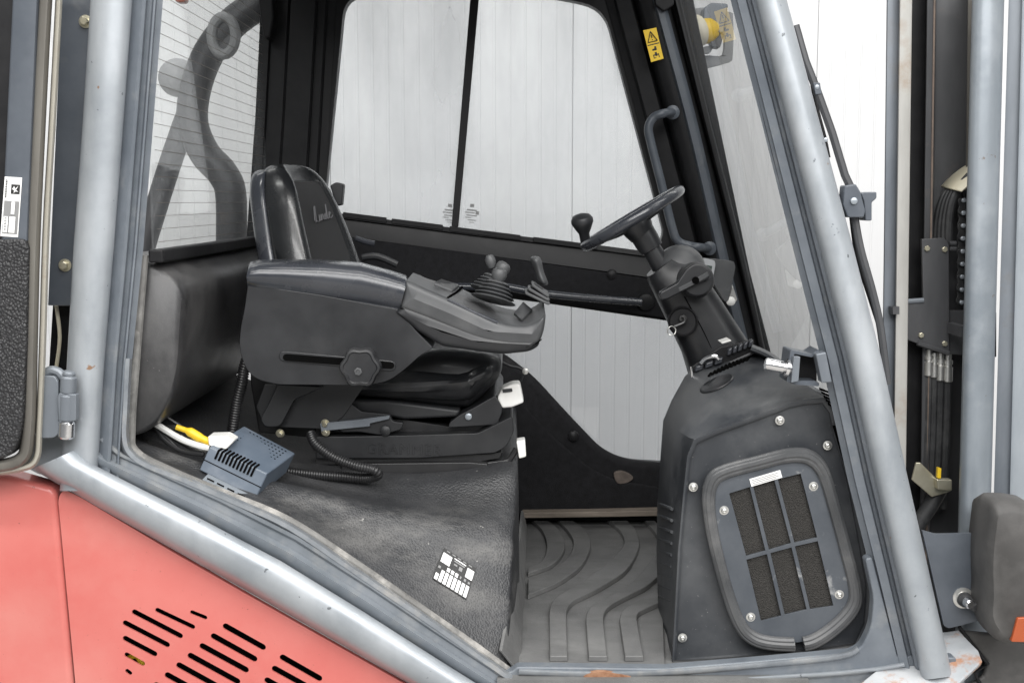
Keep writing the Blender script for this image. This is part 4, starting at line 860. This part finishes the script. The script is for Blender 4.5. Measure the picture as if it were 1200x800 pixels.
def puffy(pts, Y0, Y1, r, spine, n=6, bulge=.004):
    """cushion-like solid: outline (photo px at depth Y0) rounded toward a spine polyline"""
    k = F / (Y0 - CAMY); sp_ = [Vector(q) for q in spine]; V = [Vector(p) for p in pts]; feet = []
    for p in V:
        best = None
        for a_, b_ in zip(sp_, sp_[1:]):
            d_ = b_ - a_; t = max(0, min(1, (p - a_).dot(d_) / d_.length_squared)); q = a_ + d_ * t
            if best is None or (q - p).length < (best - p).length: best = q
        feet.append(best)
    def ring(ins, Y, full=False):
        out = []
        for p, q in zip(V, feet):
            L_ = (q - p).length; m_ = L_ if full else min(ins * k, L_ * .7); v = p + (q - p) * (m_ / max(L_, 1e-6)); w = P(v.x, v.y, Y0); out.append(Vector((w.x, Y, w.z)))
        return out
    rings = [ring(0, Y0 - bulge, True)]
    for i in range(n + 1):
        a_ = math.pi / 2 * i / n; rings.append(ring(r * (1 - math.sin(a_)), Y0 + r * (1 - math.cos(a_))))
    for i in range(n, -1, -1):
        a_ = math.pi / 2 * i / n; rings.append(ring(r * (1 - math.sin(a_)), Y1 - r * (1 - math.cos(a_))))
    rings.append(ring(0, Y1, True))
    return MB().loft(rings, False, False)
# ================================================================== DRIVER SEAT
Ys = .62
ST_ = thing('driver_seat', 'black vinyl suspension driver seat with armrest console and joysticks', 'seat', P(480, 555, .6))
# backrest: horizontal sections, turned a little toward the open door
yaw = R(-24); fw = Vector((math.cos(yaw), math.sin(yaw), 0)); sd = Vector((-fw.y, fw.x, 0))
sec = [(-1, -.005), (-.86, -.05), (-.45, -.075), (0, -.08), (.45, -.075), (.86, -.05), (1, -.005), (1, .02), (.92, .04), (.78, .046), (.64, .042), (.5, .035), (0, .028), (-.5, .035), (-.6, .055), (-.74, .085), (-.9, .085), (-1, .05)]
c0 = P(382, 440, Ys); ztop = P(350, 192, Ys).z
rgs = []; zs = [0, .12, .25, .38, .50, .60, .68, .735, .765, .785]
H = ztop - c0.z
def bc(t): return c0 + Vector((0, 0, t * H)) + fw * (.055 - .135 * t - .02 * t * t)
def hw_(t): return .172 if t < .4 else .172 - .07 * ((t - .4) / .6) ** 1.7
ts = [0, .1, .22, .36, .5, .62, .72, .81, .88, .94, .98, 1.0]
for t in ts:
    k = 1 if t < .86 else math.sqrt(max(1e-3, 1 - ((t - .86) / .142) ** 2))
    rgs.append([bc(t) + sd * (w * hw_(t) * (k * .35 + .65 if k > .2 else .6)) + fw * (dd * (1.05 - .25 * t) * max(k, .12)) for w, dd in sec])
BK = MB().loft(rgs).build('backrest', 'vinyl_seat', ST_, sub=2)
shr_ = []
for t in ts[:-1]:
    k = 1 if t < .86 else math.sqrt(max(1e-3, 1 - ((t - .86) / .142) ** 2)); k = max(k, .3)
    shr_.append([bc(t) + sd * (w * hw_(t) * 1.03 * (k * .35 + .65)) + fw * (dd * (1.05 - .25 * t) * (.5 + .5 * k)) for w, dd in ((-1, .005), (-1.02, -.035), (-.9, -.075), (-.45, -.098), (0, -.102), (.45, -.098), (.9, -.075), (1.02, -.035), (1, .005), (.8, -.03), (0, -.06), (-.8, -.03))])
MB().loft(shr_).build('back_shell', 'plastic_gloss', BK, sub=2)
rows = []
for t in [.05 + i * .088 for i in range(11)]:
    k = 1 if t < .86 else math.sqrt(max(1e-3, 1 - ((t - .86) / .142) ** 2))
    rows.append([bc(t) + sd * (w * hw_(t) * .56 * (k * .35 + .65)) + fw * ((.040 + .004 * (1 - (w * w))) * (1.05 - .25 * t) * max(k, .12) + .002) for w in [-1 + j * .3 for j in range(9)]])
MB().grid(rows).build('backrest_insert', 'vinyl_insert', BK, sub=1, solid=.01)
def text_mesh(txt, size, ext=.0005, shear=0, sp=1.0):
    cu = bpy.data.curves.new('t', 'FONT'); cu.body = txt; cu.size = size; cu.extrude = ext; cu.shear = shear; cu.align_x = 'CENTER'; cu.align_y = 'CENTER'; cu.space_character = sp
    o = bpy.data.objects.new('t', cu); COL.objects.link(o); bpy.context.view_layer.update()
    me = bpy.data.meshes.new_from_object(o.evaluated_get(bpy.context.evaluated_depsgraph_get())); bpy.data.objects.remove(o); return me
def text(name, txt, size, loc, xdir, ydir, m, par, **kw):
    me = text_mesh(txt, size, **kw); me.materials.clear(); me.materials.append(M[m]); o = bpy.data.objects.new(name, me); COL.objects.link(o)
    place(o, loc, par); x = Vector(xdir).normalized(); y = Vector(ydir); z = x.cross(y).normalized(); y = z.cross(x)
    o.rotation_euler = Matrix((x, y, z)).transposed().to_euler(); return o
def ray_rows(rows, x, y):
    from mathutils.geometry import intersect_ray_tri
    o = Vector((0, CAMY, CAMZ)); d = (P(x, y, 0) - o).normalized()
    for r0, r1 in zip(rows, rows[1:]):
        for i in range(len(r0) - 1):
            for tri in ((r0[i], r0[i + 1], r1[i + 1]), (r0[i], r1[i + 1], r1[i])):
                h = intersect_ray_tri(*tri, d, o)
                if h is not None: return h
    return None
tc = ray_rows(rows, 374, 250) or bc(.75) + fw * .04
scr = [(0, .1), (.25, .88), (.36, 1.0), (.31, .75), (.15, .1), (.05, 0), (.2, .05), (.45, 0), (.6, .4), (.56, .06), (.68, .06), (.78, .4), (.76, .03), (.86, .34), (.98, .36), (.98, .06), (1.1, .08), (1.3, .38), (1.15, .3), (1.14, .05), (1.3, .1), (1.52, .95), (1.4, .1), (1.52, .05), (1.68, .25), (1.8, .36), (1.7, .42), (1.6, .2), (1.72, 0), (1.98, .15)]
uz = (Vector((0, 0, 1)) - fw * .30).normalized()
MB().tube(spline([tc + fw * .005 + sd * ((x - .95) * .044 + .006) + uz * ((y - .45) * .038 + (x - .95) * .006) for x, y in scr], 5), .0014, 6).build('seat_lettering', 'thread_grey', BK)
# cushion
def seatbox(name, pts, Y0, Y1, m, bev, par=ST_, seg=4): return MB().px(pts, Y0, Y1).build(name, m, par, bevel=bev, seg=seg)
CU = puffy(spl2(mp(z5, [(300, 175), (480, 130), (640, 60), (760, 30), (900, 40), (965, 58), (984, 85), (975, 130), (930, 185), (880, 228), (840, 240), (700, 228), (480, 205), (330, 200)]), 3), .41, .85, .045, mp(z5, [(360, 185), (500, 168), (760, 135), (900, 125)])).build('seat_cushion', 'vinyl_cushion', ST_, ang=60)
puffy(spl2(mp(z5, [(420, 150), (600, 110), (700, 105), (830, 112), (900, 92), (945, 92), (950, 125), (905, 185), (850, 218), (700, 212), (470, 195)]), 3), .385, .55, .042, mp(z5, [(480, 165), (700, 160), (870, 140)])).build('seat_bolster', 'vinyl_cushion', CU, ang=60)
seatbox('seat_pan', mp(z5, [(300, 200), (470, 205), (580, 207), (840, 240), (830, 266), (640, 275), (600, 268), (300, 270)]), .41, .85, 'seat_black', .008)
SB = seatbox('seat_base', fillet(mp(z5, [(795, 303), (800, 285), (835, 258), (880, 235), (960, 190), (985, 225), (985, 250), (968, 293)]), 3), .40, .86, 'plastic', .01)
inst(pn, 'base_screw', P(*z5(867, 263), .398), SB, None, 1.6)
seatbox('suspension_cover', fillet(mp(z5, [(330, 335), (620, 330), (900, 322), (1000, 272), (1022, 262), (1026, 320), (1000, 370), (960, 392), (700, 410), (330, 412)]), [0, 0, 4, 5, 3, 4, 6, 4, 0, 0]), .385, .87, 'seat_black', .012)
seatbox('suspension_bellows', fillet(mp(z5, [(330, 275), (640, 275), (800, 300), (970, 292), (990, 270), (1000, 320), (900, 335), (330, 350)]), 3), .43, .83, 'hose', .012)
seatbox('suspension_foot', fillet(mp(z5, [(330, 405), (700, 405), (940, 395), (985, 388), (975, 410), (860, 428), (330, 432)]), 2), .40, .86, 'hose', .006)
RL = seatbox('slide_rail', fillet(mp(z5, [(420, 430), (870, 424), (935, 430), (935, 458), (860, 462), (550, 468), (420, 470)]), 2), .375, .41, 'hose', .003)
MB().tube(spline(PT(mp(z5, [(880, 445), (935, 432), (1000, 422), (1022, 400), (1036, 375)]), .40), 4), .007, 10).build('slide_lever', 'hose', RL)
MB().px(fillet(mp(z5, [(1035, 350), (1066, 346), (1070, 405), (1045, 412)]), 2), .38, .42).build('lever_grip', 'white_plastic', RL, bevel=.006)
text('base_lettering', 'GRAMMER', .034, P(*z5(640, 380), .3835), (1, 0, -.03), (0, 0, 1), 'plastic', ST_, ext=.0012, sp=1.15)
WH = MB().px(fillet(mp(z5, [(968, 198), (985, 165), (1020, 150), (1048, 148), (1062, 215), (1020, 232), (985, 235), (975, 215)]), 3), .40, .46).build('height_handle', 'white_plastic', ST_, bevel=.008)
MB().px(fillet(mp(z5, [(985, 168), (1020, 165), (1022, 176), (988, 180)]), 1), .396, .402).build('handle_slot', 'seat_black', WH)
MB().tube(spline(PT(mp(z5, [(960, 60), (1010, 85), (1040, 92), (1065, 103)]), .70), 4), .0035, 8).build('belt_wire', 'seat_black', ST_)
MB().lathe([(.008, -.004), (.008, .006), (0, .008)], P(*z5(1067, 104), .70), (0, -1, 0), 12).build('wire_end', 'zinc', ST_)
MB().tube(PT(mp(z5, [(1064, 108), (1050, 140)]), .70), .003, 8).build('belt_wire', 'seat_black', ST_)
# seat side frame, lever, brackets
seatbox('frame_plate', mp(z5, [(150, 150), (505, 150), (430, 260), (375, 308), (150, 300), (120, 230)]), .38, .39, 'seat_black', .002)
seatbox('swing_arm', fillet(mp(z5, [(195, 150), (360, 158), (280, 195), (255, 205), (205, 300), (150, 302), (134, 272), (160, 225)]), [0, 0, 3, 3, 6, 6, 5, 4]), .355, .375, 'seat_black', .003)
MB().px(fillet(mp(z5, [(345, 288), (480, 275), (590, 260), (588, 272), (520, 288), (520, 298), (380, 312), (350, 318)]), 1), .372, .385).build('seat_latch', 'mast_steel', ST_, bevel=.002)
MB().px(fillet(mp(z5, [(450, 215), (490, 245), (590, 255), (600, 280), (640, 285), (630, 310), (560, 330), (480, 318), (420, 320), (390, 290)]), 3), .385, .40).build('latch_plate', 'seat_black', ST_, bevel=.003)
MB().lathe([(.012, 0), (.012, .006), (.006, .009), (0, .009)], P(*z5(575, 313), .384), (0, -1, 0), 18).build('latch_pivot', 'seat_black', ST_)
for q in ((363, 320), (203, 325), (362, 290)): inst(bolt, 'bolt', P(*z5(*q), .372), ST_, (.2, .5, 0), .8)
seatbox('back_bracket', mp(z5, [(100, 20), (330, 20), (330, 340), (130, 320), (100, 150)]), .47, .50, 'hose', .004)
# armrest shell, pad, console
AR = MB().px(fillet(mp(z4, [(32, 470), (20, 560), (6, 625), (0, 690), (12, 745), (35, 790), (70, 815), (140, 832), (460, 835), (540, 820), (600, 775), (650, 730), (700, 700), (640, 640), (570, 560), (300, 510)]), [4, 10, 6, 10, 8, 8, 10, 8, 8, 12, 6, 3, 3, 3, 0, 0], 4), .21, .37).build('armrest', 'plastic', ST_, bevel=.020, seg=5)
pst = [((27, 432), (27, 462)), ((29, 415), (29, 480)), ((40, 397), (42, 488)), ((70, 390), (75, 494)), ((160, 389), (160, 502)), ((300, 391), (300, 521)), ((440, 402), (440, 541)), ((540, 428), (530, 557)), ((600, 446), (574, 564)), ((607, 456), (580, 560))]
ppr = [(.04, .40), (-.03, .385), (-.075, .33), (-.06, .27), (0, .232), (.1, .210), (.25, .200), (.45, .196), (.65, .199), (.82, .206), (.94, .214), (1, .226), (1, .34), (.6, .40)]
pps = spl2(ppr, 4, True)
MB().loft([[P(l[0] + (r[0] - l[0]) * u, l[1] + (r[1] - l[1]) * u, Y) for u, Y in pps] for l, r in [(z4(*a_), z4(*b_)) for a_, b_ in pst]]).build('armrest_pad', 'plastic_gloss', AR, ang=50)
nearo = fillet(mp(z4, [(600, 458), (755, 525), (930, 608), (1040, 622), (1085, 605), (1105, 580), (1090, 668), (1060, 692), (960, 690), (850, 665), (700, 605), (580, 556)]), [1, 0, 2, 4, 5, 3, 3, 6, 5, 0, 0, 1])
faro = fillet(mp(z4, [(622, 432), (770, 470), (930, 520), (1060, 545), (1105, 560), (1118, 562), (1095, 660), (1060, 685), (960, 680), (850, 650), (700, 590), (600, 545)]), [1, 0, 2, 4, 5, 3, 3, 6, 5, 0, 0, 1])
nearo = spl2(mp(z4, [(598, 470), (612, 460), (680, 490), (760, 524), (850, 566), (925, 602), (985, 618), (1040, 618), (1080, 600), (1104, 580), (1104, 610), (1096, 650), (1080, 682), (1045, 696), (960, 692), (850, 667), (700, 606), (600, 566), (584, 548)]), 3)
cm = puffy(nearo, .200, .392, .014, mp(z4, [(625, 520), (760, 575), (900, 640), (1060, 650)]), bulge=.003)
xl_ = min(v.x for v in cm.v)
for v in cm.v: v.z += .105 * max(0, v.y - .212) * max(.35, min(1, (v.x - xl_) / .12))
CO = cm.build('console', 'plastic_grey', AR, ang=50)
puffy(fillet(mp(z4, [(585, 545), (700, 580), (850, 635), (960, 660), (1050, 665), (1088, 655), (1082, 695), (1050, 715), (960, 725), (860, 715), (730, 695), (640, 640), (560, 572)]), [1, 0, 0, 4, 5, 3, 4, 6, 5, 3, 4, 3, 2]), .202, .38, .016, mp(z4, [(620, 590), (720, 640), (860, 678), (1050, 688)]), bulge=.002).build('console_base', 'plastic', AR, ang=50)
curved_strip('console_seam', mp(z4, [(582, 556), (700, 605), (850, 666), (960, 691), (1050, 693), (1092, 668)]), 1.3, 'black_void', .2025, .21, AR)
MB().tube(spline(PT(mp(z4, [(752, 528), (840, 570), (932, 610)]), .206), 4), .0045, 8).build('console_edge', 'plastic_gloss', CO)
def topP(x, y, z=z4):   # point on console's top sheet: between near and far edges
    a = [(600, 458), (755, 525), (930, 608), (1040, 622), (1105, 580)]; b = [(622, 432), (770, 470), (930, 520), (1060, 545), (1118, 562)]
    best = None; o = Vector((0, CAMY, CAMZ)); X_, Y_ = z(x, y); d = (P(X_, Y_, 0) - o).normalized()
    from mathutils.geometry import intersect_ray_tri
    for i in range(4):
        q = [P(*z4(*a[i]), .205), P(*z4(*a[i + 1]), .205), P(*z4(*b[i + 1]), .39), P(*z4(*b[i]), .39)]
        for tri in ((q[0], q[1], q[2]), (q[0], q[2], q[3])):
            h = intersect_ray_tri(*tri, d, o)
            if h is not None: best = h
    return best or P(X_, Y_, .3)
# split line and arm cover on top
MB().tube(spline([topP(*q) + Vector((0, -.001, .001)) for q in ((752, 522), (785, 500), (805, 482))], 5), .0028, 6).build('console_split', 'black_void', CO)
pc = [topP(*q) for q in ((700, 474), (770, 500), (795, 480), (730, 458))]
MB().prism([p + Vector((0, 0, .006)) for p in pc], (0, 0, -.008)).build('console_lid', 'plastic_grey', CO, bevel=.003)
# bellows joysticks
def bellows(name, base, top, r_b, r_t, n, m, par):
    ax = top - base; L_ = ax.length; prof = []
    for i in range(n):
        t = i / n; r_ = r_b + (r_t - r_b) * t
        prof += [(r_ * .80, L_ * t), (r_, L_ * (t + .28 / n)), (r_ * .98, L_ * (t + .45 / n)), (r_ * .74, L_ * (t + .85 / n))]
    prof.append((r_t * .6, L_)); return MB().lathe(prof, base, ax, 24).build(name, m, par)
def stick(bp, tp, ball, Yb, rb, rt, n):
    b_ = P(*zk(*bp), Yb); t_ = P(*zk(*tp), Yb + .01)
    j = bellows('joystick', b_, t_, rb, rt, n, 'plastic_grey', AR)
    bl = P(*zk(*ball), Yb + .01); ax = (bl - b_).normalized(); r_ = .0165
    MB().lathe([(r_ * .45, -r_ * 1.5), (r_ * .55, -r_ * .9), (r_ * .95, -r_ * .3), (r_ * 1.05, r_ * .2), (r_ * .95, r_ * .65), (r_ * .6, r_ * .95), (0, r_ * 1.05)], bl, ax, 20).build('joystick_knob', 'plastic_grey', j)
    return j
stick((385, 485), (425, 330), (432, 285), .27, .050, .022, 5)
stick((330, 420), (390, 285), (455, 235), .345, .040, .018, 5)
MB().lathe([(.008, 0), (.011, .008), (.012, .02), (.008, .028), (0, .03)], P(*zk(375, 225), .36), (-.2, 0, 1), 16).build('joystick_button', 'plastic_grey', AR)
# travel lever with plate boot
JL = MB().loft([[P(*zk(cx + w * math.cos(t), cy + .35 * w * math.sin(t) * 0), .33 + w * .00022 * math.sin(t) * 1.2 * 4) + Vector((0, 0, 0)) for t in [i * math.pi / 6 for i in range(12)]] for cx, cy, w in ((790, 365, 32), (775, 330, 40), (755, 280, 36), (740, 230, 36), (725, 180, 46), (715, 150, 44), (712, 132, 26))]).build('travel_lever', 'plastic_grey', AR, sub=1)
for k, (dx, dy) in enumerate(((0, 0), (25, -30), (52, -62))):
    pts = mp(zk, [(632 + dx, 420 + dy), (650 + dx, 412 + dy), (832 - dx * .1, 500 + dy), (828 - dx * .1, 515 + dy), (810 - dx * .1, 515 + dy), (640 + dx, 435 + dy)])
    MB().px(pts, .27, .38).build('lever_boot', 'plastic_grey', JL, bevel=.003)
# switch on the console nose
MB().prism([topP(*zk_) + Vector((0, -.002, .003)) for zk_ in ((990, 578), (1020, 603), (1058, 565), (1025, 536))], (0, .004, -.006)).build('console_switch', 'plastic_grey', CO, bevel=.002)
MB().prism([topP(*zk_) + Vector((0, -.004, .005)) for zk_ in ((1000, 578), (1020, 592), (1048, 563), (1025, 546))], (0, .004, -.006)).build('switch_cap', 'plastic_grey', CO, bevel=.002)
# knob and slot on the armrest side
MB().px(slot(z5(200, 50), z5(612, 88), 6.0), .206, .225).build('adjust_slot', 'plastic', AR, bevel=.002)
MB().px(slot(z5(214, 55), z5(606, 85), 4.0), .2045, .22).build('slot_gap', 'black_void', AR)
KN = []
ck = P(*z5(492, 85), .2); rk = .042
mb = MB(); pr = [(1.0 if i % 2 else .93) for i in range(14)]
kp = [(rk * (1 + .07 * math.cos(6 * t))) for t in [i * 2 * math.pi / 56 for i in range(56)]]
def kring(s, y): return [ck + Vector((kp[i] * s * math.cos(i * 2 * math.pi / 56), y, kp[i] * s * math.sin(i * 2 * math.pi / 56))) for i in range(56)]
kn = mb.loft([kring(.8, .01), kring(.95, -.002), kring(1, -.012), kring(1, -.026), kring(.93, -.033), kring(.82, -.034), kring(.76, -.031), kring(.1, -.031)]).build('adjust_knob', 'plastic', AR, ang=40)
MB().lathe([(.0085, 0), (.0085, .004), (.005, .0045), (.005, .002), (0, .002)], ck + Vector((-.004, -.031, -.008)), (0, -1, 0), 6).build('knob_screw', 'plastic_grey', kn)
# small latch on console
MB().px(fillet(mp(z4, [(706, 640), (722, 636), (728, 660), (712, 668)]), 1), .203, .215).build('console_latch', 'black_frame', AR, bevel=.001)
# far armrest hardware and belt stalk behind the backrest
MB().tube(spline(PT(mp(z4, [(420, 305), (455, 318), (490, 325)]), .9), 4), .008, 10).build('belt_stalk', 'plastic_gloss', ST_)
MB().tube(spline(PT(mp(z4, [(445, 375), (490, 370), (530, 382), (570, 400)]), .86), 4), .010, 10).build('far_armrest_rod', 'seat_black', ST_)
MB().px(fillet(mp(z4, [(328, 115), (350, 103), (377, 110), (370, 185), (350, 190)]), 2), .80, .84).build('belt_guide', 'seat_black', ST_, bevel=.005)
# corrugated hoses
def corr(name, pts, Y, r_, par, pitch=.006):
    c = spline(PT(pts, Y) if not isinstance(Y, list) else [P(*p, y) for p, y in zip(pts, Y)], 30); ln = [0]
    for i in range(1, len(c)): ln.append(ln[-1] + (c[i] - c[i - 1]).length)
    n = int(ln[-1] / pitch * 4); path = []; rad = []; j = 0
    for i in range(n + 1):
        s_ = ln[-1] * i / n
        while j < len(c) - 2 and ln[j + 1] < s_: j += 1
        t = (s_ - ln[j]) / max(ln[j + 1] - ln[j], 1e-9); path.append(c[j].lerp(c[j + 1], t)); rad.append(r_ * (1 if (i % 4) in (0, 1) else .84))
    return MB().tube(path, rad, 12).build(name, 'hose', par, ang=60)
corr('corrugated_hose', [(300, 400), (288, 425), (283, 450), (277, 475), (271, 515)], .34, .0135, ST_)
corr('corrugated_hose', [(364, 508), (370, 520), (390, 535), (415, 545), (437, 550), (443, 556), (430, 560), (400, 558), (370, 556), (335, 552)], [.33, .31, .29, .275, .27, .28, .30, .31, .32, .33], .0115, ST_)

# ================================================================== CONTROL BOX ON THE PLATFORM
BX = thing('control_box', 'blue-grey metal control box with vent slots lying on the seat platform', 'control box', P(*zg(470, 440), .2))
cz = {'TL': (515, 207), 'TR': (728, 320), 'BR': (612, 405), 'BL': (372, 293), 'bl': (335, 385), 'br': (568, 503), 'rr': (690, 402)}
Yb0, Yb1 = .145, .265
q = {k: P(*zg(*v), Yb1 if k in ('TL', 'TR') else (Yb1 - .005 if k == 'rr' else Yb0)) for k, v in cz.items()}
q['ll'] = q['rr'] + (q['bl'] - q['br'])
q['bl'].y -= .012; q['br'].y -= .012
bx = MB().add([q[k] for k in ('TL', 'TR', 'BR', 'BL', 'll', 'rr', 'br', 'bl')], [(0, 1, 2, 3), (7, 6, 5, 4), (3, 2, 6, 7), (2, 1, 5, 6), (1, 0, 4, 5), (0, 3, 7, 4)]).build('box_shell', 'box_blue', BX, bevel=.003)
tn = (q['TR'] - q['TL']).cross(q['BL'] - q['TL']).normalized(); tn = tn if tn.z > 0 else -tn
top = [q['TL'], q['TR'], q['BR'], q['BL']]; frn = [q['BL'], q['BR'], q['br'], q['bl']]
fn = (q['BR'] - q['BL']).cross(q['bl'] - q['BL']).normalized(); fn = fn if fn.y < 0 else -fn
for i in range(11):
    u = .16 + i * .062
    a = quadpt(top, u, .86) + tn * .0003; b = quadpt(frn, u - .0, .34) + fn * .0003; e = quadpt(top, u, 1.0) + (tn + fn).normalized() * .0012
    MB().tube([a, e, b], .0027, 6).build('vent_slot', 'black_void', bx)
mb = MB()
for i in range(11):
    for j in range(5): mb.lathe([(.0021, 0), (.0021, .0006), (0, .0006)], quadpt(top, .18 + i * .068, .10 + j * .095), tn, 8)
o = mb.build('vent_holes', 'black_void', bx, flat=True); o['kind'] = 'stuff'
a = quadpt(frn, -.002, .55); b = quadpt(frn, 1.002, .55); MB().tube([a + fn * .0002, b + fn * .0002], .0011, 6).build('lid_seam', 'black_void', bx)
fp = [P(*zg(*p_), Y_) for p_, Y_ in (((365, 405), .125), ((535, 489), .125), ((520, 526), .088), ((336, 436), .088))]
MB().prism(fp, (0, .006, -.002)).build('mounting_flange', 'mast_bright', BX, bevel=.001)
for u in (.15, .38, .62, .86):
    p = quadpt(fp, u, .5) + Vector((0, -.001, .001)); MB().box(p, (.016, .001, .004), Matrix.Rotation(R(26), 3, 'Y')).build('flange_slot', 'black_void', BX)
# plug, cables
MB().px(fillet(mp(zg, [(365, 250), (440, 248), (475, 270), (440, 305), (370, 290)]), 2), .155, .20).build('white_plug', 'white_plastic', BX, bevel=.004)
MB().tube(spline(PT(mp(zg, [(235, 212), (290, 232), (330, 255), (375, 275)]), .17), 4), [.006] * 4 + [.010] * 5 + [.008] * 4, 12).build('yellow_connector', 'yellow', BX)
for k, (pts, m, r_) in enumerate((([(135, 190), (190, 225), (260, 265), (330, 290), (372, 300)], 'white_plastic', .007), ([(140, 185), (165, 240), (210, 285), (270, 315), (350, 325)], 'hose', .005), ([(130, 205), (200, 260), (250, 305), (340, 320)], 'hose', .004), ([(120, 165), (160, 210), (235, 215), (300, 235)], 'hose', .006), ([(20, 240), (80, 235), (150, 230), (240, 240)], 'hose', .0035), ([(150, 160), (140, 190), (200, 235), (300, 275)], 'cream', .004), ([(145, 150), (165, 160), (185, 155)], 'zinc', .003), ([(60, 235), (110, 200), (150, 195), (210, 250), (290, 300), (345, 330)], 'hose', .0035), ([(150, 175), (180, 165), (215, 185), (260, 215)], 'hose', .004), ([(135, 200), (170, 225), (240, 255), (300, 300)], 'white_plastic', .003), ([(250, 255), (290, 280), (330, 305), (360, 310)], 'white_plastic', .006))):
    MB().tube(spline(PT(mp(zg, pts), .165 + .004 * k), 5), r_, 8).build('cable', m, BX)

# ================================================================== KEY
KY = thing('ignition_key', 'small ignition key with split ring in the steering column lock', 'key', P(*zj(110, 420), Yc - .1))
MB().tube(spline(PT(mp(zj, [(135, 380), (152, 385), (150, 410), (120, 425), (95, 435)]), Yc - .105), 4), .0036, 8).build('key_bow', 'chain_steel', KY)
ck = P(*zj(80, 458), Yc - .107)
MB().tube([ck + Vector((.0098 * math.cos(t), .002 * math.sin(2 * t), .0105 * math.sin(t))) for t in [i * math.pi / 12 for i in range(24)]], .0013, 8, closed=True).build('key_ring', 'zinc', KY)
MB().lathe([(.009, 0), (.009, .012), (.004, .013)], P(*zj(140, 390), Yc - .085), (0, -1, 0), 16).build('key_barrel', 'chain_steel', KY)
